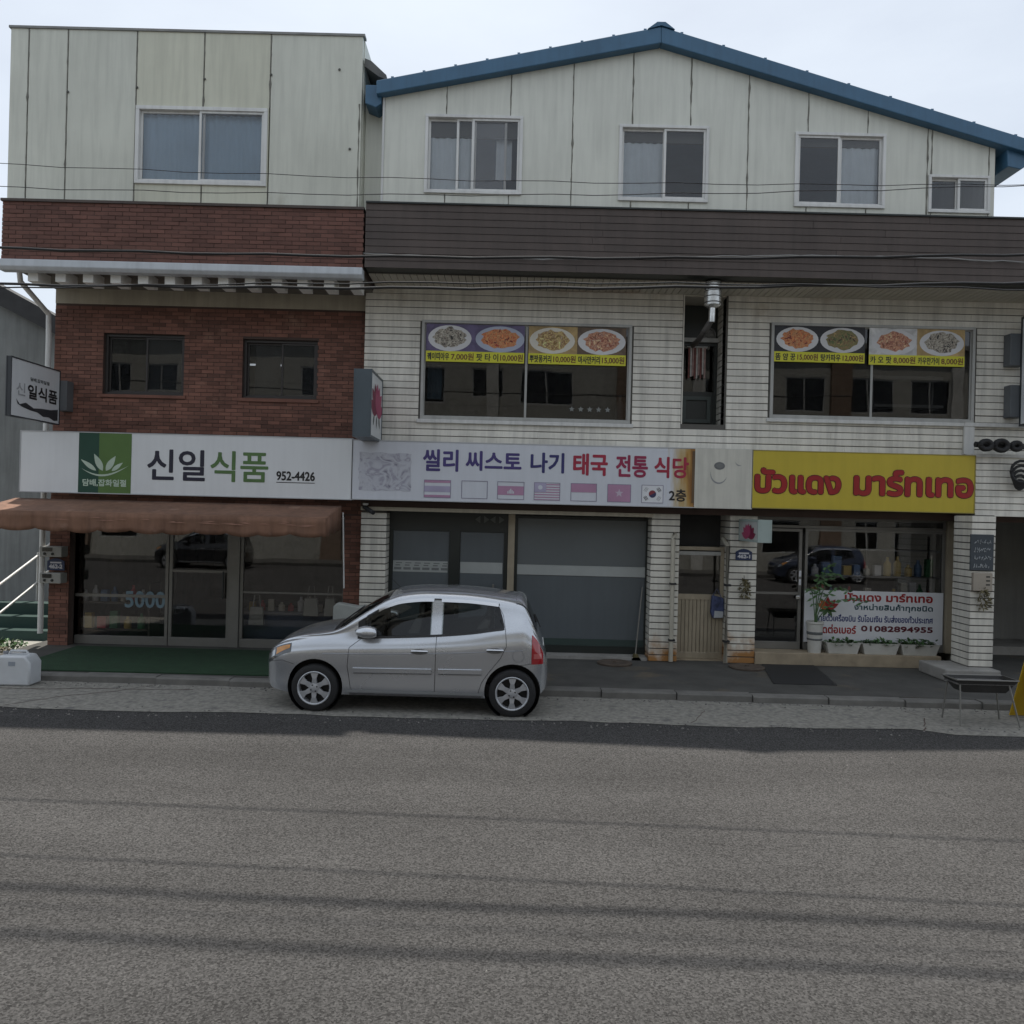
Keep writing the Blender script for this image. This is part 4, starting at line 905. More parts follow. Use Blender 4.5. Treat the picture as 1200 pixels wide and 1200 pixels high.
# ------------------------------------------------------------------ mart window banner
Y = YG - .012; a = R(943, 691, 1104, 756, Y); t = thing('window_banner', 'white banner with red and blue Thai lettering in the mart window', 'banner', ((a[0] + a[1]) / 2, Y, a[2]))
bx('sheet', white_b, t, a[0], a[1], Y, Y + .004, a[2], a[3])
lettering('บัวแดง มาร์ทเทอ', R(990, 694, 1093, 707, Y), Y - .002, red_t, t, .007); lettering('จำหน่ายสินค้าทุกชนิด', R(1001, 707, 1093, 719, Y), Y - .002, M('ink_teal', (.01, .06, .08), .4), t, .004)
lettering('ขายตั๋วเครื่องบิน รับโอนเงิน รับส่งของทั่วประเทศ', R(957, 719, 1093, 731, Y), Y - .002, M('ink_blue', (.015, .03, .16), .4), t, .003)
lettering('ติดต่อเบอร์', R(957, 731, 1003, 743, Y), Y - .002, red_t, t, .005); lettering('01082894955', R(1009, 733, 1093, 742, Y), Y - .002, M('ink_maroon', (.10, .01, .02), .4), t, .006)
c = P(970, 706, Y)
for i, ang in enumerate((25, 155, 50, 130, 90)): MB().poly(petal(c[0], c[1] - .1, .2, .045, math.radians(ang), Y - .003 - .001 * i)).build('lotus_petal', [red_t, M('lotus_orange', (.45, .12, .03), .5)][i % 2], t)
for ang in (200, 240, 300, 340): MB().poly(petal(c[0], c[1] - .1, .16, .03, math.radians(ang), Y - .002)).build('lotus_leaf', leaf_m, t)

# ------------------------------------------------------------------ awning
bz, fz = PZ(200, 588, 12.72), PZ(300, 606, 11.7); ax1 = PX(400, 596, 12.72); ax0 = PX(18, 583, 12.72)
aw = thing('awning', 'brown canvas awning with scalloped valance below the white sign', 'awning', ((ax0 + ax1) / 2, 12.7, bz))
can = M('brown_canvas', (.19, .10, .063), .85, .22, 2.5, bump=.3, bs=14, streak=.35, c2=(.30, .19, .14), c2s=3.0, c2t=.60, soft=.16)
m = MB(); nx, ny = 60, 6
for i in range(nx + 1):
    for j in range(ny + 1):
        x = ax0 + (ax1 - ax0) * i / nx; t = j / ny; yy = 12.72 + (11.7 - 12.72) * t; sag = -.025 * math.sin(math.pi * t) * abs(math.sin(i / nx * math.pi * 4)); m.v.append((x, yy, bz + (fz - bz) * t + sag + .004 * random.random()))
for i in range(nx):
    for j in range(ny): k = i * (ny + 1) + j; m.f.append((k, k + ny + 1, k + ny + 2, k + 1))
cn = m.build('canopy', can, aw, smooth='all'); so = cn.modifiers.new('thick', 'SOLIDIFY'); so.thickness = .006
sc_w = .46
def valance(pts_fn, length, name):
    m = MB(); n = int(length / .03)
    for i in range(n + 1):
        d = length * i / n; fr = (d % sc_w) / sc_w; drop = .235 + .045 * math.sin(math.pi * fr) ** .5 + .012 * math.sin(d * 5.1); ox = .018 * math.sin(d * 9) + .012 * math.sin(d * 23 + 1)
        x, y = pts_fn(d)
        for j in range(5): t = j / 4; m.v.append((x, y + ox * t * (1 if name == 'valance' else 0), fz - drop * t - .001))
        if i:
            for j in range(4): k = (i - 1) * 5 + j; m.f.append((k, k + 5, k + 6, k + 1))
    o = m.build(name, can, aw, smooth='all'); so = o.modifiers.new('thick', 'SOLIDIFY'); so.thickness = .005
valance(lambda d: (ax0 + d, 11.695), ax1 - ax0, 'valance')
for X in (ax0, ax1):
    m = MB(); n = 12
    for i in range(n + 1):
        t = i / n; yy = 11.7 + t * 1.02; top = fz + (bz - fz) * t; fr = (t * 1.02 % .34) / .34; m.v += [(X + .012 * math.sin(t * 14), yy, fz - .24 - .04 * math.sin(math.pi * fr) + .1 * t), (X, yy, top - .002)]
        if i: k = 2 * i; m.f.append((k - 2, k, k + 1, k - 1))
    o = m.build('side_flap', can, aw, smooth='all'); so = o.modifiers.new('thick', 'SOLIDIFY'); so.thickness = .005
    MB().tube([(X + (.05 if X < -5 else -.05), YB - .02, bz - .2), (X + (.05 if X < -5 else -.05), 11.74, fz - .04)], .016, 8).build('support_arm', alu, aw)
MB().tube([(ax0 + .02, 11.73, fz - .03), (ax1 - .02, 11.73, fz - .03)], .02, 8).build('front_bar', alu, aw); MB().tube([(ax0 + .02, 12.74, bz - .03), (ax1 - .02, 12.74, bz - .03)], .025, 8).build('roller', alu, aw)
MB().tube([(PX(401, 640, 12.6), 12.6, bz - .1), (PX(403, 690, 12.6), 12.6, 1.2)], .011, 6).build('crank_rod', trim_w, aw)
m = MB()                                                           # pale pulled seams on the valance
for k in range(22):
    d = random.uniform(.2, ax1 - ax0 - .4); ln = random.uniform(.12, .35); zz = fz - random.uniform(.06, .12); m.poly([(ax0 + d, 11.672, zz), (ax0 + d + ln, 11.672, zz - .006), (ax0 + d + ln * .6, 11.672, zz + .008)])
m.build('worn_fold', M('worn_canvas', (.33, .18, .13), .9), aw, kind='stuff')
turf = MB(); tx0, tx1 = PX(44, 775, 12), PX(470, 775, 12)
turf_m = M('artificial_turf', (.012, .042, .016), .95, .25, 6, bump=1.0, bs=240)
turf.box(tx0, tx1, 11.18, 13.1, .1, .118)
tag(turf.build('turf_mat', turf_m, bev=.004), 'dark green artificial turf mat in front of the brick shop', 'mat')

# ------------------------------------------------------------------ small street things
def leafy(cx, cy, z, rx, ry, h, n, ls=.06, up=.5):
    m = MB()
    for i in range(n):
        a = random.uniform(0, 6.28); rr = math.sqrt(random.random()); p = Vector((cx + rx * rr * math.cos(a), cy + ry * rr * math.sin(a), z + random.random() ** 1.3 * h))
        d = Vector((random.uniform(-1, 1), random.uniform(-1, 1), random.uniform(-.3, 1) * up)).normalized(); s = d.cross(Vector((random.uniform(-.3, .3), random.uniform(-.3, .3), 1))).normalized(); l = ls * random.uniform(.6, 1.4); wd = l * .3
        up_ = Vector((0, 0, .12 * l)); m.poly([p, p + d * l * .4 + s * wd + up_, p + d * l, p + d * l * .4 - s * wd + up_])
    return m
# meters and number plates
def plate(label, rr, Y, txt, cat='plaque'):
    t = thing('house_number_plaque', label, cat, ((rr[0] + rr[1]) / 2, Y, rr[2])); x0, x1, z0, z1 = rr
    pts = [(x0, z0), (x1, z0), (x1, z1 - .05)] + [(x1 + (x0 - x1) * k / 6, z1 - .05 + .05 * math.sin(math.pi * k / 6)) for k in range(1, 6)] + [(x0, z1 - .05)]
    MB().prism(pts, Y - .012, Y).build('plate', M('plaque_navy', (.02, .035, .09), .4), t, bev=.003)
    lettering(txt, (x0 + .03, x1 - .03, z0 + .03, z0 + (z1 - z0) * .5), Y - .014, M('plaque_white', (.55, .55, .58), .5), t, .005); bx('print_line', M('plaque_white', 0), t, x0 + .05, x1 - .05, Y - .0145, Y - .0125, z1 - .085, z1 - .06)
mz = M('meter_grey', (.30, .30, .28), .5, .1)
for q, lb in (((46, 640, 72, 653), 'grey electricity meter above the blue number plaque on the brick pier'), ((46, 671, 71, 684), 'grey electricity meter below the blue number plaque on the brick pier')):
    rr = R(*q, 13.0); t = thing('electricity_meter', lb, 'meter', (rr[0], 13.1, rr[2]), 'electricity meters on the brick pier'); bx('case', mz, t, rr[0], rr[1], 13.0, YB - .007, rr[2], rr[3], bev=.012)
    for k in (.25, .6): MB().lathe([(.022, 0), (.022, -.012), (.01, -.014)], (rr[0] + (rr[1] - rr[0]) * k, 13.0, rr[2] + .05), 12, 'y').build('terminal', black_m, t)
    bx('meter_window', dark_g, t, rr[0] + .05, rr[1] - .15, 12.992, 13.0, rr[3] - .08, rr[3] - .02)
plate('blue house number plaque 462-2 between the two grey meters', R(53, 654, 73, 669, 13.05), 13.12, '462-2'); plate('blue house number plaque 462-1 on the board-clad pillar', R(863, 643, 882, 657, YS), YS + .048, '462-1')
bx_ = R(46, 654, 76, 670, 13.05)
# jerry can
jr = R(1, 770, 41, 806, 10.75); t = thing('jerry_can', 'white plastic jerry can on the gutter at the left edge', 'jerry can', ((jr[0] + jr[1]) / 2, 10.8, 0)); jm = M('milky_plastic', (.52, .54, .56), .45, .06, 5)
jx0, jx1 = jr[0] - .02, jr[1]; jz = .40
MB().prism([(jx0, .006), (jx1 - .01, .006), (jx1, .03), (jx1, jz - .1), (jx1 - .07, jz), (jx0 + .08, jz), (jx0, jz - .06)], 10.62, 10.9).build('body', jm, t, bev=.03, smooth=True)
MB().tube([(jx0 + .12, 10.76, jz - .01), (jx0 + .15, 10.76, jz + .045), (jx1 - .13, 10.76, jz + .045), (jx1 - .09, 10.76, jz - .01)], .016, 8).build('handle', jm, t, smooth=True)
MB().lathe([(.03, 0), (.03, .03), (.034, .03), (.034, .05), (.01, .052)], (jx0 + .08, 10.76, jz - .012), 14).build('cap', M('cap_grey', (.25, .26, .28), .5), t, smooth=True)
bx('sticker', M('sticker_blue_grey', (.25, .28, .32), .5), t, (jx0 + jx1) / 2 - .04, (jx0 + jx1) / 2 + .05, 10.6165, 10.619, jz - .13, jz - .075)
# weeds by the alley
t = thing('weed_clump', 'sunlit green and dry weeds at the foot of the green stair', 'weeds', (-8.0, 12.9, .03)); leafy(-8.3, 13.15, .03, .5, .3, .10, 200, .09, 1.2).build('leaves', leaf_m, t); leafy(-8.35, 12.9, .03, .45, .25, .05, 120, .09, .6).build('dry_leaves', dry_leaf, t)
# white board behind the car
q = R(391, 706, 428, 735, 12.6); tag(MB().prism([(q[0], .118), (q[1], .118), (q[1], q[3] - .03), (q[1] - .12, q[3] - .05), (q[0] + .06, q[3]), (q[0], q[3] - .06)], 12.55, 12.75).build('polystyrene_box', M('polystyrene', (.34, .35, .33), .8), bev=.02), 'dull white polystyrene box standing behind the car bonnet', 'box')
# camera under the sign
q = P(432, 597, 12.9); t = thing('security_camera', 'small black security camera under the joint of the two signs', 'camera', (q[0], 12.9, q[1])); MB().tube([(q[0] - .08, 12.95, q[1] + .04), (q[0] + .1, 12.75, q[1] - .05)], .035, 12).build('body', rubber, t, smooth=True); MB().lathe([(.045, 0), (.045, -.03), (.02, -.04)], (q[0] - .06, 12.95, q[1] + .1), 12).build('mount', trim_w, t); MB().tube([(q[0] - .06, 12.95, q[1] + .07), (q[0] - .05, 12.92, q[1] + .03)], .012, 6).build('arm', rubber, t)
# drain lids
lid_m = M('rusty_lid', (.085, .065, .05), .85, .25, 8, bump=.5)
for px, py, lb in ((720, 778, 'round brown drain lid in front of the grey filmed shopfront'), (875, 783, 'round brown drain lid at the foot of the pillar with the blue plaque')):
    D = (CAM_H - .1) * FPX / (py - 600 - (px - 600) * .025); x = PX(px, py, D); t = thing('drain_lid', lb, 'drain lid', (x, D, .1), 'round drain lids'); MB().lathe([(.27, .1), (.275, .125), (.26, .135), (.2, .137), (.19, .131), (.05, .131)], (x, D, 0), 28).build('lid', lid_m, t, smooth=True); MB().lathe([(.03, .13), (.03, .15), (.015, .155)], (x, D, 0), 10).build('knob', lid_m, t)
# broom leaning in the filmed front
t = thing('broom', 'thin broom leaning at the right end of the grey filmed shopfront', 'broom', (PX(743, 765, 13.2), 13.2, .1)); a, b = P(744, 764, 13.2), P(753, 688, 13.35)
MB().tube([(a[0], 13.15, .16), (b[0], 13.37, b[1])], .012, 8).build('handle', alu, t); MB().prism([(a[0] - .07, .101), (a[0] + .09, .101), (a[0] + .03, .2), (a[0] - .02, .2)], 13.1, 13.2).build('bristles', dry_leaf, t)
# bag on the stair door
q = R(833, 697, 848, 725, YD - .06); t = thing('hanging_bag', 'blue and white bag hanging on the stair door', 'bag', (q[0], YD - .06, q[2])); MB().prism([(q[0], q[2] + .1), (q[0] + .04, q[2]), (q[1] - .02, q[2] + .01), (q[1], q[2] + .1), (q[1] - .01, q[3] - .05), (q[0] + .02, q[3])], YD - .09, YD - .004).build('body', M('bag_blue', (.05, .065, .14), .7, .5, 14), t, bev=.02); MB().prism([(q[0] + .05, q[2] + .015), (q[1] - .02, q[2] + .02), (q[1] - .015, q[2] + .12), (q[0] + .06, q[2] + .13)], YD - .096, YD - .089).build('pocket', M('bag_white', (.40, .42, .44), .7), t)
MB().tube([(q[0] + .03, YD - .05, q[3] - .03), ((q[0] + q[1]) / 2, YD - .03, q[3] + .1), (q[1] - .03, YD - .05, q[3] - .07)], .007, 6).build('strap', M('bag_blue', 0), t)
# dried herb bunches
for px, py, Y, lb in ((872, 689, YS + .03, 'dried herb bunch hanging under the blue plaque'), (1151, 701, YP - .03, 'dried herb bunch hanging on the forward corner pillar')):
    a = P(px, py, Y); t = thing('dried_herbs', lb, 'herbs', (a[0], Y, a[1] - .15), 'dried herb bunches'); m = MB()
    for k in range(90):
        u = random.uniform(-1, 1); zz = random.random(); wv = .1 * (1 - abs(zz - .65)) ; p = Vector((a[0] + u * wv, Y + random.uniform(-.05, 0), a[1] + .15 - .3 * zz)); d = Vector((u * .6 + random.uniform(-.5, .5), -.3, random.uniform(-1, .3))).normalized() * .06; s = Vector((.012, .006, .006)); m.poly([p - s, p + d * .6 - s, p + d, p + d * .5 + s, p + s])
    m.build('leaves', dry_leaf, t); MB().tube([(a[0], Y, a[1] + .13), (a[0], Y + .018, a[1] + .2)], .004, 5).build('string', rubber, t)
# chalkboard and switch box on the right pillar
q = R(1138, 626, 1164, 669, YP - .03); t = thing('notice_board', 'slate notice board with smudged white writing on the corner pillar', 'board', (q[0], YP, q[2])); bx('panel', M('slate_board', (.045, .055, .065), .6), t, q[0], q[1], YP - .03, YP - .002, q[2], q[3], bev=.004); m = MB()
for row in range(4):
    x = q[0] + .035 + random.uniform(0, .03); zr0 = q[3] - .075 - row * .12
    while x < q[1] - .06:
        pp = [(x + random.uniform(-.012, .018) + k * .006, YP - .033, zr0 - .075 * random.random()) for k in range(4)]; m.tube(pp, .0045, 4); x += random.uniform(.022, .04)
m.build('chalk_marks', M('chalk', (.36, .38, .39), .8), t, kind='stuff')
q = R(1141, 671, 1163, 693, YP - .06); t = thing('switch_box', 'beige switch box under the slate board on the corner pillar', 'box', (q[0], YP, q[2])); bx('case', M('beige_box', (.33, .29, .24), .6), t, q[0], q[1], YP - .06, YP - .002, q[2], q[3], bev=.008)
for k in range(3): bx('vent_slot', black_m, t, q[1] - .1, q[1] - .04, YP - .062, YP - .0601, q[3] - .07 - k * .06, q[3] - .05 - k * .06)
# barbecue trough
t = thing('barbecue_grill', 'black trough barbecue on four thin metal legs by the gutter', 'barbecue', (PX(1148, 850, 9.95), 9.95, 0)); zt, zb_ = .56, .40; x0, x1 = PX(1112, 797, 9.95), PX(1184, 799, 9.95)
m = MB(); y0, y1 = 9.78, 10.12; i_ = .06
o8 = [(x0, y0, zt), (x1, y0, zt), (x1, y1, zt), (x0, y1, zt), (x0 + i_ * 2, y0 + i_, zb_), (x1 - i_ * 2, y0 + i_, zb_), (x1 - i_ * 2, y1 - i_, zb_), (x0 + i_ * 2, y1 - i_, zb_)]
m.v = [tuple(p) for p in o8]; m.f = [(0, 1, 5, 4), (1, 2, 6, 5), (2, 3, 7, 6), (3, 0, 4, 7), (4, 5, 6, 7)]; tr = m.build('trough', M('sooty_steel', (.025, .024, .023), .6, .3, 6), t); so = tr.modifiers.new('thick', 'SOLIDIFY'); so.thickness = .006
MB().box(x0 + .02, x1 - .02, y0 + .02, y1 - .02, .50, .52).build('ash_bed', M('ash', (.12, .115, .11), .95, .4, 20), t)
m = MB().tube([(x0, y0, zt), (x1, y0, zt), (x1, y1, zt), (x0, y1, zt), (x0, y0, zt)], .009, 6); m.build('rim', alu, t)
for sx, xx in ((-1, x0 + .06), (1, x1 - .1)):
    for yy, sp in ((y0 + .03, -.07), (y1 - .03, .07)): MB().tube([(xx, yy, .5), (xx + sx * (.10 if sx > 0 else .02), yy + sp, .012)], .010, 8).build('leg', alu, t)
# yellow folding sign
t = thing('floor_sign', 'yellow folding floor sign leaning at the right edge', 'sign', (6.35, 10.2, 0)); ym = M('caution_yellow', (.55, .36, .02), .5, .06); xl = PX(1186, 840, 10.1) + .14
for sgn in (-1, 1):
    yb2_ = 10.2 + sgn * .18; m = MB(); m.v = [(xl, yb2_, .008), (xl + .42, yb2_, .008), (xl + .34, 10.2 + sgn * .02, .74), (xl + .08, 10.2 + sgn * .02, .74), (xl, yb2_ + .015, .008), (xl + .42, yb2_ + .015, .008), (xl + .34, 10.2 + sgn * .02 + .015, .74), (xl + .08, 10.2 + sgn * .02 + .015, .74)]; m.f = [(0, 1, 2, 3), (4, 7, 6, 5), (0, 4, 5, 1), (1, 5, 6, 2), (2, 6, 7, 3), (3, 7, 4, 0)]; m.build('leaf_panel', ym, t, bev=.004)
MB().box(xl + .12, xl + .3, 10.17, 10.23, .74, .78).build('hinge', ym, t, bev=.008)
m = MB()
for k in range(20):
    t0, t1 = k * math.pi / 10, (k + 1) * math.pi / 10
    def yy_(z): return 10.2 - .18 + (.16) * (z - .008) / .732 - .004
    pts = []
    for tt, rr in ((t0, .11), (t1, .11), (t1, .085), (t0, .085)): zz = .3 + rr * math.sin(tt); pts.append((xl + .2 + rr * math.cos(tt), yy_(zz), zz))
    m.poly(pts)
m.build('printed_ring', M('caution_red', (.35, .05, .02), .5), t)
# door mat
q0, q1 = (CAM_H - .105) * FPX / (777 - 607.5), (CAM_H - .105) * FPX / (802 - 608.5)
tag(MB().prismz([(PX(892, 777, q0), q0), (PX(952, 777, q0), q0), (PX(981, 802, q1), q1), (PX(906, 802, q1), q1)], .1005, .112).build('door_mat', rubber, bev=.003), 'black rubber mat on the pavement before the mart door', 'mat')
# flowers and troughs on the mart step
Yp = 13.16; zs = zst
q = R(945, 728, 964, 766, Yp); t = thing('potted_plant', 'leggy plant in a tall white bucket at the mart door', 'plant', ((q[0] + q[1]) / 2, Yp, zs)); cx = (q[0] + q[1]) / 2; pm_ = M('pot_white', (.48, .47, .43), .6, .1, 4)
MB().lathe([(.10, zs - .003), (.13, zs + .46), (.14, zs + .47), (.14, zs + .5), (.125, zs + .5), (.12, zs + .42)], (cx, Yp, 0), 22).build('bucket', pm_, t, smooth=True); MB().lathe([(.12, zs + .42), (.02, zs + .435)], (cx, Yp, 0), 16).build('soil', wood_b, t)
MB().lathe([(.119, zs + .29), (.124, zs + .30), (.125, zs + .33), (.121, zs + .34)], (cx, Yp, 0), 22).build('printed_band', M('band_grey', (.10, .11, .11), .6), t); MB().lathe([(.115, zs + .2), (.119, zs + .21), (.120, zs + .225), (.117, zs + .23)], (cx, Yp, 0), 22).build('printed_band', M('band_grey', 0), t)
for k, (ex, ez, cv) in enumerate(((.05, .82, .2), (.35, .85, .3), (-.12, .6, -.15), (.5, .62, .5), (.22, 1.0, .1), (.75, .45, .6))):
    pts = [(cx + ex * (s ** 1.3), Yp - .05 * s, zs + .43 + ez * math.sin(s * math.pi / 2 * (1 + abs(cv) * .5))) for s in [i / 8 for i in range(9)]]
    sm2 = MB().tube(pts, .009, 6, .004).build('stem', leaf_m, t, smooth=True); m = MB()
    for i in range(3, 9):
        for sg in (-1, 1):
            p = Vector(pts[i]); d = Vector((sg * random.uniform(.4, 1), random.uniform(-.6, .2), random.uniform(-.7, .4))).normalized() * random.uniform(.08, .15); s = Vector((0, .015, .02)); m.poly([p, p + d * .45 + s, p + d, p + d * .45 - s])
    m.build('leaves', leaf_m, sm2)
for px0, px1, lb in ((966, 1005, 'white plant trough next to the tall bucket on the mart step'), (1008, 1050, 'middle white plant trough on the mart step'), (1053, 1097, 'rightmost white plant trough on the mart step')):
    a, b = PX(px0, 758, Yp), PX(px1, 758, Yp); t = thing('plant_trough', lb, 'planter', ((a + b) / 2, Yp, zs), 'white plant troughs on the mart step'); m = MB(); i_ = .04
    for (z, k) in ((zs - .003, i_), (zs + .15, 0.0), (zs + .175, -.012), (zs + .175, .012), (zs + .13, .02)): m.v += [(a + k, Yp - .11 + k * .6, z), (b - k, Yp - .11 + k * .6, z), (b - k, Yp + .11 - k * .6, z), (a + k, Yp + .11 - k * .6, z)]
    m.f.append((3, 2, 1, 0))
    for r_ in range(4):
        for j in range(4): m.f.append((r_ * 4 + j, r_ * 4 + (j + 1) % 4, r_ * 4 + 4 + (j + 1) % 4, r_ * 4 + 4 + j))
    m.build('trough', pm_, t, bev=.004); bx('soil', wood_b, t, a + .025, b - .025, Yp - .09, Yp + .09, zs + .10, zs + .135)
    leafy((a + b) / 2, Yp, zs + .13, (b - a) * .5, .13, random.uniform(.05, .10), random.choice((110, 150, 190)), random.uniform(.06, .10), .5).build('leaves', leaf_m, t)
# black cable clamps at right
q = P(1160, 521, 12.4); t = thing('cable_coil', 'black coiled cable fixed to the wall beside the yellow sign', 'cable', (q[0], 12.4, q[1]))
for k, (dx, rr) in enumerate(((0, .085), (.25, .10), (.5, .07))): 
    pts = [(q[0] + dx + rr * math.cos(a_), 12.5 + .1 * k / 4, q[1] + rr * .75 * math.sin(a_)) for a_ in [i * math.pi / 8 for i in range(17)]]; MB().tube(pts, .04, 10).build('coil', rubber, t, smooth=True)
MB().tube([(q[0] - .1, 12.62, q[1] + .02), (q[0] + .4, 12.62, q[1]), (XR, 12.62, q[1] + .02)], .045, 10).build('cable_bundle', rubber, t, smooth=True); bx('wall_hook', alu, t, q[0] + .3, q[0] + .36, 12.6, YS - .016, q[1] - .02, q[1] + .02)
m = MB(); q = P(1197, 560, 12.5); t = thing('cable_knot', 'knot of black cable on the boards at the right edge', 'cable', (q[0], 12.5, q[1]))
for k in range(5):
    rr = .07 + .025 * k; MB().tube([(q[0] + .05 + rr * math.cos(a_ + k), 12.62 - .012 * k, q[1] + .05 * k - .1 + rr * math.sin(a_ + k)) for a_ in [i * math.pi / 7 for i in range(15)]], .022, 7).build('loop', rubber, t, smooth=True)
# ------------------------------------------------------------------ shop interiors
t = thing('price_sign', 'pale blue digits 5000 in the brick shop window', 'sign', (PX(170, 702, 13.55), 13.5, .9)); lettering('5000', R(147, 692, 194, 713, 13.44), 13.425, M('digit_blue', (.17, .25, .30), .5), t, .008)
t = thing('display_shelf', 'low display shelf with goods behind the left brick shop window', 'shelf', (-6.2, 14.2, .13))
for z in (.3, .75): bx('shelf_board', M('shelf_dark', (.10, .085, .07), .7), t, PX(100, 700, 14.2), PX(195, 700, 14.2), 13.56, 13.95, z, z + .03)
for x in (PX(100, 700, 14.2), PX(195, 700, 14.2) - .03): bx('upright', M('shelf_dark', 0), t, x, x + .03, 13.56, 13.95, .13, 1.1)
gm = [M('goods_%d' % i, c, .6) for i, c in enumerate(((.45, .06, .07), (.55, .52, .45), (.12, .2, .34), (.5, .36, .10), (.07, .2, .10), (.6, .6, .62)))]
ORD = ['first', 'second', 'third', 'fourth', 'fifth', 'sixth', 'seventh', 'eighth', 'ninth', 'tenth', 'eleventh', 'twelfth', 'thirteenth', 'fourteenth']
q = R(1024, 440, 1104, 446, 13.3); t = thing('wall_shelf', 'pale double shelf behind the right pane of the right restaurant window', 'shelf', (q[0], 13.5, q[2]))
for zz in (q[2], PZ(1060, 478, 13.3)): bx('shelf_board', M('shelf_pale', (.42, .42, .40), .6), t, q[0], q[1], 13.25, 13.5, zz, zz + .05)
for x in (q[0] + .05, q[1] - .08): bx('upright', M('shelf_pale', 0), t, x, x + .03, 13.47, 13.5, 3.42, q[3] + .05)
q = R(502, 428, 517, 490, 13.3); t = thing('hung_cloth', 'pale blue cloth hanging at the left end of the left restaurant window', 'cloth', (q[0], 13.3, q[2])); sheet(q[0], q[1], PZ(508, 468, 13.3), q[3], 13.25, .03, .09).build('cloth', M('cloth_blue', (.25, .36, .44), .9), t, smooth='all'); MB().tube([(q[0] - .05, 13.25, q[3] + .01), (q[1] + .05, 13.25, q[3] + .01)], .01, 6).build('rod', alu, t)
q = P(726, 478, 13.3); t = thing('water_bottle', 'pale bottle at the right end of the left restaurant window', 'bottle', (q[0], 13.3, 3.6)); MB().lathe([(.07, q[1] - .22), (.075, q[1] + .04), (.03, q[1] + .12), (.03, q[1] + .17)], (q[0], 13.3, 0), 16).build('body', M('bottle_pale', (.40, .42, .40), .4), t, smooth=True); MB().lathe([(.033, q[1] + .17), (.033, q[1] + .20)], (q[0], 13.3, 0), 12).build('cap', M('cap_grey', 0), t)
q = R(500, 491, 735, 497, 13.35); tag(bx('window_counter', M('counter_wood', (.14, .10, .07), .6), None, W1[0] + .1, W1[1] - .1, 13.22, 13.6, 3.40, PZ(620, 492, 13.3)), 'low dark counter behind the left restaurant window', 'counter')
t = thing('star_decal', 'row of five pale stars on the left restaurant window', 'decal', (PX(690, 480, YS), YS, PZ(690, 480, YS)))
for k in range(5):
    c = P(670 + k * 10.5, 479.5 + k * .25, YS - .01); pts = []
    for i in range(10): a = math.pi / 2 + i * math.pi / 5; rr = .05 if i % 2 == 0 else .022; pts.append((c[0] + rr * math.cos(a), YS - .012, c[1] + rr * math.sin(a)))
    MB().poly(pts).build('star', M('decal_grey', (.20, .21, .20), .5), t)
def goods(parentless, x0, x1, y, z, n, hmax, label, grp):
    for i in range(n):
        a = x0 + (x1 - x0) * (i + .1) / n; wv = (x1 - x0) / n * random.uniform(.55, .8); h = random.uniform(.4, 1) * hmax
        kind = random.random(); root = None
        if kind < .5: o = MB().box(a, a + wv, y, y + wv * .8, z, z + h).build('carton', random.choice(gm), None, bev=.004); nm = 'carton'
        else: r_ = min(wv / 2, .06); o = MB().lathe([(r_ * .9, z), (r_, z + .01), (r_, z + h * .65), (r_ * .4, z + h * .82), (r_ * .4, z + h)], (a + wv / 2, y + .06, 0), 12).build('bottle', random.choice(gm), None, smooth=True); nm = 'bottle'
        tag(o, label % (nm + ', ' + ORD[i] + ' from the left'), nm, grp)
goods(None, PX(105, 700, 14.2), PX(190, 700, 14.2), 13.6, .33, 6, .3, 'dim %s on the lower shelf behind the left brick shop window', 'goods in the brick shop')
goods(None, PX(105, 700, 14.2), PX(190, 700, 14.2), 13.6, .78, 8, .36, 'dim %s on the upper shelf behind the left brick shop window', 'goods on the upper shelf of the brick shop')
goods(None, PX(292, 700, 13.9), PX(392, 700, 13.9), 13.85, .66, 9, .26, 'dim %s on the dark blue counter', 'goods on the dark blue counter')
t = thing('goods_counter', 'dark blue counter behind the right brick shop window', 'counter', (PX(345, 740, 14.3), 14.3, .13)); bx('front', M('counter_blue', (.06, .08, .13), .6), t, PX(290, 740, 14.3), PX(395, 740, 14.3), 13.75, 14.3, .13, .62); bx('top', M('counter_top', (.14, .15, .18), .4), t, PX(289, 740, 14.3), PX(396, 740, 14.3), 13.7, 14.35, .621, .66)
for px, lb in ((305, 'pale carrier bag hanging left in the brick shop window'), (368, 'pale tote bag with handle in the right brick shop window'), (390, 'small pale tote bag beside the brick pier in the shop window')):
    q = P(px, 705 if px > 310 else 715, 13.75); t = thing('tote_bag', lb, 'bag', (q[0], 13.75, q[1] - .2), 'tote bags in the brick shop'); wv = .13 if px < 380 else .1
    MB().prism([(q[0] - wv, q[1] - .22), (q[0] + wv, q[1] - .22), (q[0] + wv * .8, q[1] + .08), (q[0] - wv * .8, q[1] + .08)], 13.52, 13.6).build('body', M('tote_cloth', (.36, .36, .33), .9), t, bev=.015); MB().tube([(q[0] - wv * .5, 13.56, q[1] + .06), (q[0] - wv * .3, 13.56, q[1] + .28), (q[0] + wv * .3, 13.56, q[1] + .28), (q[0] + wv * .5, 13.56, q[1] + .06)], .01, 6).build('handle', M('tote_cloth', 0), t)
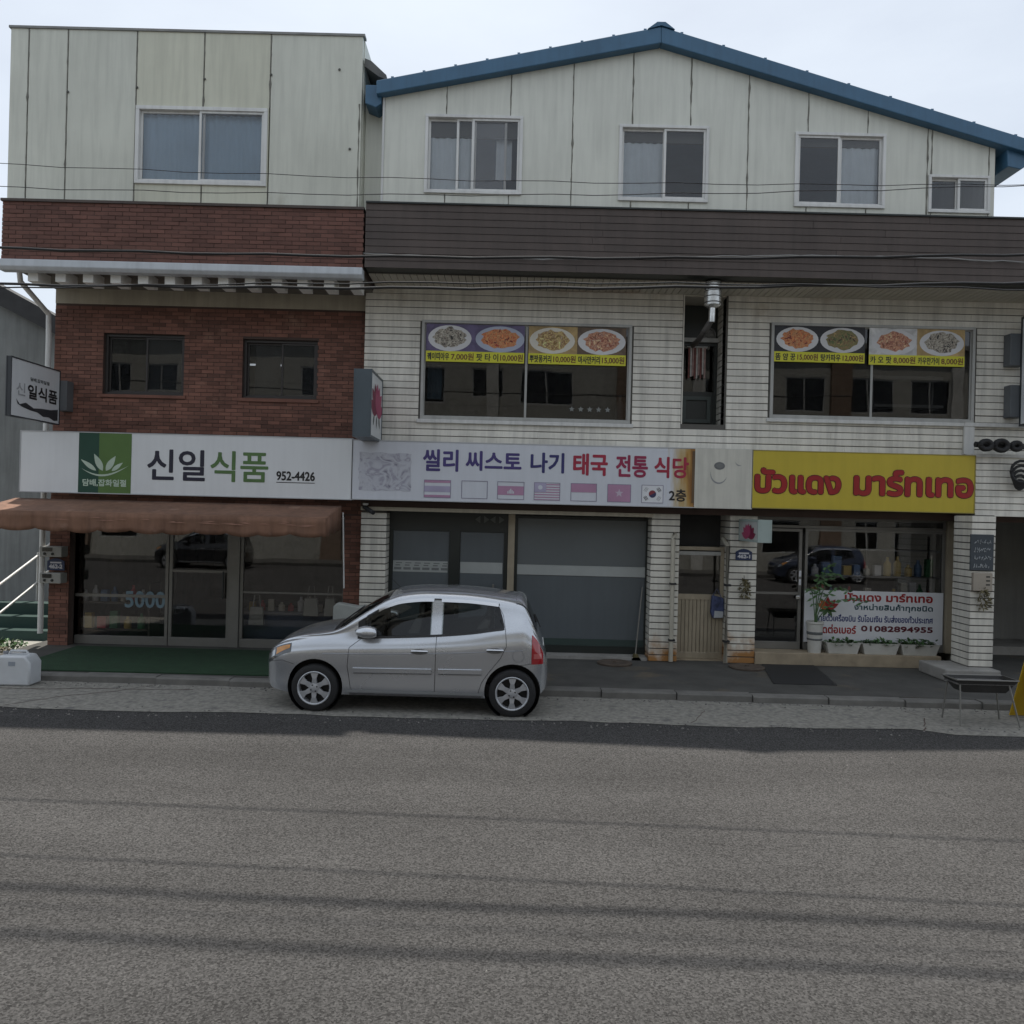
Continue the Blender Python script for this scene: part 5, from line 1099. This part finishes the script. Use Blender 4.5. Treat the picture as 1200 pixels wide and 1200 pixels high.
for sx0, sx1, sy, lb in ((945, 1095, 13.8, 'goods rack behind the mart window'),):
    a, b = PX(sx0, 670, sy), PX(sx1, 670, sy); t = thing('goods_rack', 'grey goods rack behind the mart window', 'shelf', ((a + b) / 2, sy, .14))
    for z in (.5, 1.05, 1.5, 1.95): bx('shelf_board', M('rack_grey', (.2, .2, .2), .5), t, a, b, sy - .2, sy + .2, z, z + .025)
    for x in (a, (a + b) / 2, b - .03): bx('upright', M('rack_grey', 0), t, x, x + .03, sy + .17, sy + .2, .14, 2.2)
    goods(None, a + .04, b - .04, sy - .12, 1.075, 14, .36, 'dim %s on the lower mart rack shelf', 'goods on the lower mart shelf'); goods(None, a + .04, b - .04, sy - .12, 1.525, 12, .34, 'dim %s on the upper mart rack shelf', 'goods on the upper mart shelf')

# ------------------------------------------------------------------ the car
LEN = 3.535; AXF, AXR, WR_ = .66, 3.03, .283
def kn(d):
    xs, ys = zip(*d); xs, ys = np.array(xs, float), np.array(ys, float); h = np.diff(xs); s = np.diff(ys) / h; n = len(xs); mm = np.zeros(n); mm[0], mm[-1] = s[0], s[-1]
    for i in range(1, n - 1):
        mm[i] = 0 if s[i - 1] * s[i] <= 0 else 3 * (h[i - 1] + h[i]) / ((2 * h[i] + h[i - 1]) / s[i - 1] + (h[i] + 2 * h[i - 1]) / s[i])
    def f(x):
        x = min(max(x, xs[0]), xs[-1]); i = min(int(np.searchsorted(xs, x, 'right')) - 1, n - 2); t = (x - xs[i]) / h[i]
        return float((1 + 2 * t) * (1 - t) ** 2 * ys[i] + t * (1 - t) ** 2 * h[i] * mm[i] + t * t * (3 - 2 * t) * ys[i + 1] + t * t * (t - 1) * h[i] * mm[i + 1])
    return f
cW = kn([(0, .44), (.03, .54), (.08, .62), (.17, .69), (.32, .745), (.6, .775), (1.0, .79), (1.8, .797), (2.7, .795), (3.05, .785), (3.25, .765), (3.38, .73), (3.46, .68), (3.51, .61), (3.535, .52)])
cB = kn([(0, .33), (.05, .26), (.15, .21), (.4, .19), (3.1, .2), (3.4, .24), (3.5, .30), (3.535, .36)])
cS = kn([(0, .60), (.05, .665), (.15, .745), (.3, .80), (.5, .835), (.85, .87), (1.2, .885), (2.0, .925), (2.5, .97), (2.9, 1.03), (3.15, 1.05), (3.27, 1.0), (3.37, .92), (3.45, .79), (3.5, .69), (3.535, .60)])
cR = kn([(0, .615), (.05, .685), (.15, .77), (.3, .85), (.5, .90), (.85, .955), (.98, 1.01), (1.12, 1.10), (1.3, 1.215), (1.5, 1.325), (1.7, 1.385), (2.0, 1.412), (2.4, 1.408), (2.8, 1.375), (3.05, 1.335), (3.16, 1.30), (3.24, 1.20), (3.31, 1.08), (3.37, .965), (3.45, .82), (3.5, .71), (3.535, .61)])
cV = kn([(0, .34), (.1, .52), (.3, .60), (.6, .66), (.85, .69), (1.0, .69), (1.3, .655), (1.6, .61), (2.0, .585), (2.6, .58), (3.05, .565), (3.2, .585), (3.32, .63), (3.42, .62), (3.5, .54), (3.535, .44)])
cT = kn([(0, .63), (.04, .70), (.13, .79), (.3, .885), (.5, .945), (.7, .985), (.85, 1.02), (.97, 1.075), (1.12, 1.19), (1.3, 1.315), (1.45, 1.40), (1.6, 1.447), (1.9, 1.478), (2.2, 1.482), (2.6, 1.463), (2.9, 1.432), (3.13, 1.395), (3.21, 1.32), (3.28, 1.20), (3.35, 1.06), (3.42, .92), (3.47, .81), (3.535, .63)])
SUB = 5; JR = 9
def ring(s):
    W, B, S, Rr, V, T = cW(s), cB(s), cS(s), cR(s), cV(s), cT(s); mid = min(.52, B + (S - B) * .48)
    c = [(0, B), (W * .55, B), (W * .90, B + .012), (W * .950, B + .06), (W * .962, B + (S - B) * .38), (W, B + (S - B) * .74), (W * .975, B + (S - B) * .88), (W * .935, S), (V + (W * .935 - V) * .45, S + (Rr - S) * .52), (V, Rr), (V * .62, Rr + (T - Rr) * .66), (V * .3, Rr + (T - Rr) * .93), (0, T)]
    out = []
    for i in range(len(c) - 1):
        p0, p1, p2, p3 = c[max(i - 1, 0)], c[i], c[i + 1], c[min(i + 2, len(c) - 1)]
        for k in range(SUB):
            t = k / SUB; out.append(tuple(.5 * ((2 * p1[j]) + (-p0[j] + p2[j]) * t + (2 * p0[j] - 5 * p1[j] + 4 * p2[j] - p3[j]) * t * t + (-p0[j] + 3 * p1[j] - 3 * p2[j] + p3[j]) * t ** 3) for j in range(2)))
    out.append(c[-1]); out[0] = (0, B); return [(max(0, a), b) for a, b in out]
st_ = sorted(set(list(np.round(np.concatenate([np.linspace(0, .2, 16), np.linspace(.2, .9, 18), np.linspace(.9, 1.7, 22), np.linspace(1.7, 3.0, 22), np.linspace(3.0, 3.535, 30)]), 4))))
def wx(s): return s if s < 3.1 else 3.1 + (s - 3.1) * .8
def car_side(s, z, off=.0):
    r = ring(s); best = None
    for (a, b), (c, d) in zip(r[SUB * 2:SUB * JR + 3], r[SUB * 2 + 1:SUB * JR + 4]):
        if min(b, d) <= z <= max(b, d) and d != b: t = (z - b) / (d - b); best = a + (c - a) * t
    return (best if best is not None else r[SUB * JR][0]) + off
paint = M('silver_paint', (.53, .55, .58), .25, .03, 1, metal=.72, coat=.9); paint_m = bpy.data.materials['silver_paint']
cglass = M('car_glass', (.006, .007, .008), .03, .02, spec=.38); sglass = glass('car_side_glass', .62, tc=(.95, 1, .97), wob=.0); trim_b = M('car_black_trim', (.014, .014, .015), .5); chrome = M('chrome', (.62, .62, .63), .15, .02, metal=1)
CAR = thing('parked_car', 'silver five-door hatchback parked at the kerb facing left', 'car', (0, 0, 0))
def car_loc(p): return p
m = MB(); NR = len(ring(1)); full = 2 * NR - 2
for s in st_:
    r = ring(s); loop = [(a, z) for a, z in r] + [(-a, z) for a, z in reversed(r[1:-1])]
    m.v += [(wx(s), -a, z) for a, z in loop]
for i in range(len(st_) - 1):
    for j in range(full): k = i * full; m.f.append((k + j, k + (j + 1) % full, k + full + (j + 1) % full, k + full + j))
m.f.append(tuple(range(full))); m.f.append(tuple(reversed(range((len(st_) - 1) * full, len(st_) * full))))
body = m.build('body', paint, None, smooth='all')
cut = MB()
for ax in (AXF, AXR):
    for sg in (-1, 1): cut.lathe([(.335, sg * .48), (.335, sg * .95)], (ax, 0, WR_ + .015), 40, 'y')
def win_poly(s0, s1, shut=0.):
    b_ = lambda q: cS(q) + .012; t_ = lambda q: max(b_(q) + .004, min(cR(q) - .05, cR(2.05) - .05)); ss = [s0 + (s1 - s0) * k / 10 for k in range(11)]
    return [(wx(q), b_(q) + .012) for q in ss] + [(wx(q), max(b_(q) + .02, t_(q) - .008)) for q in reversed(ss)]
cut.prism(win_poly(1.30, 2.03), -1.2, 1.2); cut.prism(win_poly(2.18, 2.79), -1.2, 1.2)
cutter = cut.build('cutter', trim_b); bo = body.modifiers.new('arch', 'BOOLEAN'); bo.operation = 'DIFFERENCE'; bo.object = cutter; bo.solver = 'EXACT'; bo.material_mode = 'TRANSFER'
bpy.context.view_layer.update(); me = bpy.data.meshes.new_from_object(body.evaluated_get(bpy.context.evaluated_depsgraph_get()))
bpy.data.objects.remove(cutter); bpy.data.objects.remove(body); me.name = 'body'
me.polygons.foreach_set('use_smooth', [True] * len(me.polygons)); me.set_sharp_from_angle(angle=math.radians(40))
body = link('body', me, CAR)
def strip(name, s0, s1, lo, hi, off, mat, parent, sg, n=26, nz=5, thick=True):
    m = MB()
    for i in range(n + 1):
        s = s0 + (s1 - s0) * i / n; a, b = lo(s), hi(s)
        for j in range(nz + 1): z = a + (b - a) * j / nz; m.v.append((wx(s), sg * car_side(s, z, off), z))
    for i in range(n):
        for j in range(nz): k = i * (nz + 1) + j; m.f.append((k, k + nz + 1, k + nz + 2, k + 1))
    return m.build(name, mat, parent, smooth='all')
def seam(pts, sg, parent, r=.0035, name='door_gap', mat=None, off=.0):
    P3 = []
    for (s0, z0), (s1, z1) in zip(pts, pts[1:]):
        for k in range(8): t = k / 8; s, z = s0 + (s1 - s0) * t, z0 + (z1 - z0) * t; P3.append((wx(s), sg * car_side(s, z, off), z))
    s, z = pts[-1]; P3.append((wx(s), sg * car_side(s, z, off), z)); return MB().tube(P3, r, 6).build(name, mat or trim_b, parent, smooth=True)
for sg in (-1, 1):
    belt = lambda s: cS(s) + .012
    top = lambda s: cR(s) - .05
    # glazing with rubber surround
    fl = lambda s: belt(s); ft = lambda s: max(belt(s) + .004, min(top(s), top(2.05)))
    strip('window_rubber', 1.16, 2.90, lambda s: belt(s) - .012, lambda s: belt(s) + .014, .006, trim_b, body, sg, 26, 2)
    strip('window_rubber', 1.26, 2.85, lambda s: ft(s) - .012, lambda s: ft(s) + .014, .0055, trim_b, body, sg, 26, 2)
    strip('quarter_trim', 1.16, 1.31, lambda s: belt(s) - .01, lambda s: ft(s) + .004, .003, trim_b, body, sg, 8, 3); strip('quarter_trim', 2.79, 2.92, lambda s: belt(s) - .01, lambda s: belt(s) + (ft(s) + .01 - belt(s)) * max(.02, 1 - max(0, (s - 2.8) / .12) ** 2 * .9), .003, trim_b, body, sg, 8, 4)
    strip('side_window', 1.24, 2.04, lambda s: belt(s) + .004, ft, .004, sglass, body, sg)
    strip('side_window', 2.17, 2.80, lambda s: belt(s) + .004, lambda s: ft(s), .004, sglass, body, sg); strip('side_window', 2.80, 2.9, lambda s: belt(s) + .004, lambda s: belt(s) + (ft(s) - belt(s)) * max(.02, 1 - ((s - 2.8) / .1) ** 2 * .9), .004, cglass, body, sg, 8)
    strip('door_pillar', 2.045, 2.165, lambda s: belt(s) - .01, lambda s: ft(s) - .004, .006, paint, body, sg, 6)
    strip('rain_visor', 1.40, 2.06, lambda s: ft(s) - .022, lambda s: ft(s) + .016, .022, chrome, body, sg, 20, 2); strip('rain_visor', 2.15, 2.84, lambda s: ft(s) - .022, lambda s: ft(s) + .016, .022, chrome, body, sg, 20, 2)
    seam([(1.2, .88), (1.07, .78), (1.05, .55), (1.09, .30), (1.12, .25)], sg, body); seam([(2.11, .93), (2.105, .6), (2.10, .26)], sg, body); seam([(2.93, 1.05), (2.95, .85), (2.88, .70), (2.74, .52), (2.66, .40), (2.62, .27)], sg, body); seam([(1.12, .25), (2.1, .25), (2.62, .27)], sg, body)
    seam([(2.93, 1.05), (2.9, 1.2), (2.83, 1.32)], sg, body, .003)
    # side crease, mouldings, sill, handles, fuel flap
    seam([(.75, .70), (1.5, .715), (2.3, .75), (3.15, .80)], sg, body, .005, 'crease', M('silver_crease', (.30, .31, .33), .35, .02, metal=.7), -.002)
    for a, b in ((1.12, 2.06), (2.14, 2.66)): strip('side_moulding', a, b, lambda s: .485 + (s - 1.1) * .012, lambda s: .535 + (s - 1.1) * .012, .014, paint, body, sg, 14, 3); seam([(a, .478 + (a - 1.1) * .012), (b, .478 + (b - 1.1) * .012)], sg, body, .008, 'moulding_painted_shadow', M('silver_gap_and_shadow', (.16, .165, .17), .5), .002); seam([(a, .538 + (a - 1.1) * .012), (b, .538 + (b - 1.1) * .012)], sg, body, .006, 'moulding_edge', paint, .010)  # the dark line under each moulding is its shadow, put in as colour
    strip('sill_strip', 1.08, 2.66, lambda s: .215, lambda s: .24, .012, chrome, body, sg, 12, 2)
    strip('sill', 1.02, 2.68, lambda s: .205, lambda s: .275, .004, M('silver_shade_sill', (.30, .31, .32), .45, .05, metal=.4), body, sg, 12, 3)
    for s0 in (1.82, 2.72):
        z0 = .755 + (s0 - 1.82) * .04; yh = car_side(s0 + .09, z0)
        MB().lathe([(.07, -.001), (.07, .004), (.05, .005)], (0, 0, 0), 20, 'y').v
        h = MB(); h.v = []; 
        cup = MB().poly([(s0 + .09 + .1 * math.cos(t), sg * (yh + .003), z0 + .033 * math.sin(t)) for t in [i * math.pi / 12 for i in range(24)]]).build('handle_cup', M('handle_cup', (.16, .165, .17), .4, metal=.5), body)
        MB().tube([(s0, sg * (yh + .006), z0 + .006), (s0 + .04, sg * (yh + .032), z0 + .012), (s0 + .15, sg * (yh + .032), z0 + .012), (s0 + .19, sg * (yh + .006), z0 + .006)], .013, 8).build('door_handle', chrome, body, smooth=True)
    if sg == -1:
        pts = [(3.1 + .075 * math.cos(t), .735 + .075 * math.sin(t)) for t in [i * math.pi / 12 for i in range(25)]]; seam(pts, sg, body, .0028, 'fuel_flap_gap', M('silver_gap_and_shadow', (.16, .165, .17), .5))
    # mirror
    ym = car_side(1.28, .97); mi = MB(); nn = 12
    c0 = Vector((1.27, sg * (ym + .12), .975))
    rg_ = []
    for i in range(13):
        t = i / 12; rr = math.sin(math.pi * (.03 + .82 * t)) ** .5; o = len(mi.v)
        for k in range(16):
            a = 2 * math.pi * k / 16; mi.v.append((c0.x - .12 + .25 * t, c0.y + sg * .095 * rr * math.cos(a), c0.z + .08 * rr * math.sin(a) * (1.0 if math.sin(a) > 0 else .85)))
        rg_.append(o)
    for o, q_ in zip(rg_, rg_[1:]):
        for k in range(16): mi.f.append((o + k, o + (k + 1) % 16, q_ + (k + 1) % 16, q_ + k))
    mi.f.append(tuple(range(rg_[0], rg_[0] + 16))); mi.f.append(tuple(range(rg_[-1], rg_[-1] + 16)))
    mi.v = [(x * 1.0 + (abs(y) - abs(c0.y)) * .25, y, z) for x, y, z in mi.v]
    mr_ = mi.build('door_mirror', paint, CAR, smooth='all'); MB().tube([(1.27, sg * (ym - .02), .91), (1.27, sg * (ym + .07), .92)], .028, 8).build('mirror_arm', trim_b, mr_)
    MB().prism([(1.1, .89), (1.27, .90), (1.27, 1.06), (1.2, 1.02)], sg * (ym + .0), sg * (ym - .03)).build('mirror_base', trim_b, mr_)
    # lamps
    hl = strip('headlamp', .045, .36, lambda s: max(cS(s) - .145 + (s - .05) * .12, .55), lambda s: cS(s) - .006, .005, M('headlamp_glass', (.07, .075, .08), .08, .3, 12, metal=.4, coat=1), CAR, sg, 16, 5)
    strip('turn_lamp', .17, .345, lambda s: cS(s) - .095 + (s - .17) * .2, lambda s: cS(s) - .02, .008, M('amber_lens', (.55, .22, .02), .15, .2, 20, coat=1), hl, sg, 10, 4)
    strip('lamp_reflector', .06, .15, lambda s: cS(s) - .10, lambda s: cS(s) - .03, .008, M('lamp_silver', (.4, .42, .44), .2, metal=.9), hl, sg, 8, 3)
    tl = strip('tail_lamp', 3.29, 3.465, lambda s: .635, lambda s: min(cS(s) - .005, 1.0), .007, M('red_lens', (.33, .008, .015), .1, .15, 10, coat=1), CAR, sg, 10, 6)
    strip('reversing_lens', 3.32, 3.44, lambda s: .70, lambda s: .76, .010, M('pale_red_lens', (.5, .12, .12), .15, coat=1), tl, sg, 8, 3)
    seam([(3.12, .62), (3.3, .64), (3.42, .645)], sg, body, .003, 'bumper_gap'); seam([(.06, .56), (.25, .60), (.40, .56)], sg, body, .0025, 'bumper_gap')
# screens: patches of the shell lifted by a few millimetres
def shell_patch(name, s0, s1, j0, mat, n=18, off=.004):
    m = MB(); cnt = None
    for i in range(n + 1):
        s = s0 + (s1 - s0) * i / n; r = ring(s)[j0:]; lp = [(-a, z) for a, z in r] + [(a, z) for a, z in reversed(r[:-1])]; cnt = len(lp); m.v += [(wx(s), a, z) for a, z in lp]
    for i in range(n):
        for j in range(cnt - 1): k = i * cnt + j; m.f.append((k, k + cnt, k + cnt + 1, k + 1))
    o = m.build(name, mat, body, smooth='all'); d = o.data
    for v in d.vertices: v.co += v.normal * (off if v.normal.z > 0 else -off)
    return o
shell_patch('windscreen', .93, 1.50, SUB * JR + 1, cglass); shell_patch('rear_window', 3.185, 3.36, SUB * JR + 1, cglass)
shell_patch('cowl_panel', .86, .935, SUB * JR + 1, trim_b, 5, .003); shell_patch('roof_spoiler', 3.05, 3.185, SUB * JR, paint, 6, .012)
MB().tube([(.92, -.45, 1.045), (1.1, -.05, 1.195)], .008, 6).build('wiper', trim_b, body); MB().tube([(.92, .1, 1.065), (1.1, .5, 1.17)], .008, 6).build('wiper', trim_b, body); MB().tube([(3.36, 0, .98), (3.285, .0, 1.14), (3.30, -.22, 1.08)], .009, 6).build('rear_wiper', trim_b, body)
MB().tube([(1.55, -.0, 1.44), (1.42, 0, 1.56)], .004, 6).build('antenna', trim_b, body)
m = MB(); m.box(-.012, .02, -.34, .34, .46, .56); m.build('front_grille', trim_b, body, bev=.01); MB().box(.0, .06, -.42, .42, .26, .34).build('bumper_intake', trim_b, body, bev=.02); MB().box(3.36, 3.405, -.26, .26, .70, .81).build('number_plate', M('plate_white', (.55, .56, .55), .5), body, bev=.004)
seat_m = M('seat_fabric', (.19, .19, .19), .9)
for y in (-.33, .33):
    for x, zb2 in ((1.78, .90), (2.62, .97)):
        st2 = MB().prism([(x - .07, zb2), (x + .09, zb2), (x + .13, 1.12), (x + .05, 1.13)], y - .2, y + .2).build('seat', seat_m, body, bev=.02); MB().box(x + .07, x + .14, y - .11, y + .11, 1.15, 1.29).build('headrest', seat_m, st2, bev=.025)
MB().lathe([(.165, -.012), (.18, 0), (.165, .012), (.15, 0)], (1.42, -.33, .98), 24, 'x', closed=True).build('steering_wheel', trim_b, body, smooth=True)
MB().box(.3, 3.3, -.6, .6, .2, .35).build('underbody', trim_b, body)
for ax in (AXF, AXR):
    for sg in (-1, 1): MB().lathe([(.33, sg * .47), (.33, sg * .74)], (ax, 0, WR_ + .015), 32, 'y').build('wheel_liner', trim_b, body)
for o in [o for o in body.children if o.name.startswith('wheel_liner')]:                  # open the outer cap of each liner
    bm = bmesh.new(); bm.from_mesh(o.data); f = [f for f in bm.faces if len(f.verts) > 6 and abs(f.calc_center_median().y) > .7]; bmesh.ops.delete(bm, geom=f, context='FACES_ONLY'); bm.to_mesh(o.data); bm.free()
tyre_m = M('tyre', (.017, .017, .018), .8, .15, 20); alloy = M('alloy', (.42, .43, .45), .35, .04, metal=.35)
def wheel(sg, ax):
    y0 = sg * .745; W = thing('wheel', '', '', (0, 0, 0)); del W['label']; del W['category']; W.parent = CAR; c = (ax, 0, WR_); o = 1 if sg > 0 else -1
    Rr = WR_
    MB().lathe([(.195, o * .02), (.21, o * .035), (.25, o * .035), (.272, o * .022), (Rr, -o * .01), (Rr, -o * .11), (.27, -o * .14), (.2, -o * .15), (.19, -o * .13)], (ax, y0, WR_), 44, 'y', closed=True).build('tyre', tyre_m, W, smooth=True)
    MB().lathe([(.197, o * .018), (.203, o * .036), (.194, o * .042), (.182, o * .03), (.178, -o * .02), (.178, -o * .1), (.197, -o * .1)], (ax, y0, WR_), 44, 'y', closed=True).build('rim', alloy, W, smooth=True)
    MB().lathe([(.178, -o * .05), (.178, -o * .06)], (ax, y0, WR_), 32, 'y').build('brake_back', trim_b, W)
    for k in range(6):
        m = MB(); a = k * math.pi / 3 + .52; ca, sa = math.cos(a), math.sin(a)
        def pt(r, wv, y): return (ax + r * ca - wv * sa, y0 + o * y, WR_ + r * sa + wv * ca)
        m.v += [pt(.03, -.034, .026), pt(.03, .034, .026), pt(.115, .025, .034), pt(.184, .050, .028), pt(.184, -.050, .028), pt(.115, -.025, .034), pt(.03, -.034, -.01), pt(.03, .034, -.01), pt(.115, .020, -.005), pt(.184, .044, -.01), pt(.184, -.044, -.01), pt(.115, -.020, -.005)]
        m.f += [(0, 1, 2, 5), (5, 2, 3, 4), (0, 5, 11, 6), (5, 4, 10, 11), (1, 7, 8, 2), (2, 8, 9, 3)]
        m.build('spoke', alloy, W, bev=.003)
    MB().lathe([(.055, 0), (.053, o * .034), (.03, o * .042), (.01, o * .043)], (ax, y0, WR_), 20, 'y').build('hub_cap', alloy, W, smooth=True)
    for k in range(4):
        a = k * math.pi / 2 + .5; MB().lathe([(.010, o * .03), (.010, o * .041)], (ax + .039 * math.cos(a), y0, WR_ + .039 * math.sin(a)), 8, 'y').build('wheel_nut', trim_b, W)
for ax in (AXF, AXR):
    for sg in (-1, 1): wheel(sg, ax)
# stand the car on its place: near wheels on the gutter edge
fwx, rwx = PX(366, 838, 9.66), PX(600, 838, 9.66); yaw = math.radians(-1.2)
CAR.rotation_euler = (0, 0, yaw)
ctr = Vector(((AXF + AXR) / 2, -.745, 0)); rot = Matrix.Rotation(yaw, 3, 'Z') @ ctr
CAR.location = (( fwx + rwx) / 2 - rot.x, 9.70 - rot.y, .003)

# ------------------------------------------------------------------ overhead cables (their shadows fall on the road)
def cable(label, px, Y0, Y1, r, extra=0):
    m = MB(); pts = []
    for i in range(41):
        t = -0.3 + 1.6 * i / 40; x_ = 1200 * t; xs_, ys_ = zip(*px); tt = min(max(x_, -400), 1600)
        yy = float(np.polyval(np.polyfit(xs_, ys_, 2), tt)); Y = Y0 + (Y1 - Y0) * t; q = P(tt, yy, Y); pts.append((q[0], Y, q[1] + .008 * math.sin(i * 1.9)))
    o = m.tube(pts, r, 8).build('overhead_cable', cable_m, None, smooth=True); tag(o, label, 'cable', 'overhead cables along the street')
cable('thickest black cable bundle, crossing the dark fascia', [(0, 291), (300, 297), (640, 303), (900, 302), (1200, 298)], 8.5, 8.05, .014)
cable('black cable crossing just under the eaves', [(0, 333), (400, 337), (800, 337), (1200, 331)], 7.2, 6.75, .012)
cable('thin upper wire crossing the panel windows', [(0, 192), (400, 207), (700, 214), (1200, 216)], 7.1, 6.8, .003)
cable('thin lower wire crossing just above the parapets', [(0, 219), (430, 228), (700, 228), (1200, 217)], 6.7, 6.3, .0032)
cable('second thin wire running close beside the cable under the eaves', [(0, 338), (400, 331), (800, 333), (1200, 339)], 6.45, 6.1, .006)
for (y, z, lb) in ((7.95, 8.15, 'thick cable bundle high above the road, nearer the shops'), (7.5, 8.4, 'thick cable bundle high above the road, nearer the camera')):
    pts = [(x_, y - x_ * .03 + .02 * math.sin(x_ * 1.3), z + .004 * x_ * x_ * .1) for x_ in [-18 + k * .6 for k in range(61)]]
    tag(MB().tube(pts, .034, 8).build('overhead_cable', cable_m, None, smooth=True), lb, 'cable', 'overhead cables along the street')
# slack service cable clipped to the fascia
m = MB(); pts = []
for i in range(60):
    px_ = 426 + (775 * i / 59); q = P(px_, 297 + 10 * math.sin(i * .11) * .4 + (px_ - 426) * .012 + random.uniform(-.8, .8), YF - .04); pts.append((q[0], YF - .04, q[1]))
tag(m.tube(pts, .009, 6).build('service_cable', M('cable_pale', (.25, .25, .24), .6)), 'pale slack cable clipped along the dark fascia', 'cable')

# ------------------------------------------------------------------ across the street (seen only as reflections in the panes)
OB = thing('opposite_building', 'cream rendered three-storey building across the street, reflected in the panes', 'building', (0, -9, 0))
cream = M('cream_render', (.36, .35, .31), .85, .1, .8, streak=.2); oh = []
for fl_ in range(3):
    x0 = -22
    while x0 < 20: ww = (1.0, 1.7, 2.3, 1.4)[(int(x0 * 3.7) + fl_) % 4]; oh.append((x0, x0 + ww, .9 + fl_ * 3.1 + (.25 if ww < 1.5 else 0), 2.4 + fl_ * 3.1)); x0 += ww + (1.1, 2.4, .7)[int(x0 * 5.3) % 3]
for k, x0 in enumerate((-19.5, -13.2, -8.4, -1.2, 4.4, 7.9, 13.6, 18.8)): bx('pilaster', M('render_white' if k % 2 else 'render_brown', (.5, .49, .45) if k % 2 else (.2, .14, .1), .8), OB, x0, x0 + (.5 if k % 2 else .9), -8.99, -8.8, 0, 9.8)
wall('wall', cream, OB, -24, 24, 0, 9.8, -9.2, -9, oh); bx('roof_slab', conc, OB, -24.3, 24.3, -18, -8.7, 9.81, 10.05); bx('interior_wall', inner_d, OB, -24, 24, -9.6, -9.4, 0, 9.8)
for h in oh:
    f = MB().frame(h[0], h[1], h[2], h[3], -9.1, -9.02, .06).build('window', alu_w, OB); bx('pane', dark_g, f, h[0] + .06, h[1] - .06, -9.07, -9.06, h[2] + .06, h[3] - .06)
    if int(h[0] * 7.1) % 3: bx('curtain', curtain_m if int(h[0] * 3.3) % 2 else M('curtain_beige', (.4, .34, .25), .9), f, h[0] + .08, h[0] + (h[1] - h[0]) * (.3 + .2 * (int(h[0] * 9.7) % 4)), -9.19, -9.17, h[2] + .06, h[3] - .06); bx('mullion', alu_w, f, (h[0] + h[1]) / 2 - .03, (h[0] + h[1]) / 2 + .03, -9.09, -9.03, h[2] + .06, h[3] - .06)
def copy_tree(o, parent=None):
    c = o.copy(); col.objects.link(c); c.parent = parent
    for ch in list(o.children): copy_tree(ch, c)
    return c
def repaint(o, mt):
    for sl in o.material_slots:
        if sl.material == paint: sl.link = 'OBJECT'; sl.material = mt
    for ch in o.children: repaint(ch, mt)
for x, y, mt, lb in ((-13.6, -4.6, M('black_paint', (.015, .016, .018), .2, .02, coat=1), 'black hatchback across the street, mirrored in the brick shop window'), (10.2, -4.8, M('navy_paint', (.02, .03, .06), .2, .02, coat=1), 'dark blue hatchback across the street, mirrored in the mart window'), (-4.2, -4.7, M('white_paint', (.6, .6, .6), .3, .02, coat=1), 'white hatchback across the street, mirrored in the shop doors')):
    c = copy_tree(CAR); c.location = (x, y, .003); c.rotation_euler = (0, 0, 0); repaint(c, mt); tag(c, lb, 'car', 'cars parked across the street')
bx('opposite_pavement', walk_m, None, -30, 30, -8.99, -6.5, 0, .12, kind='structure')
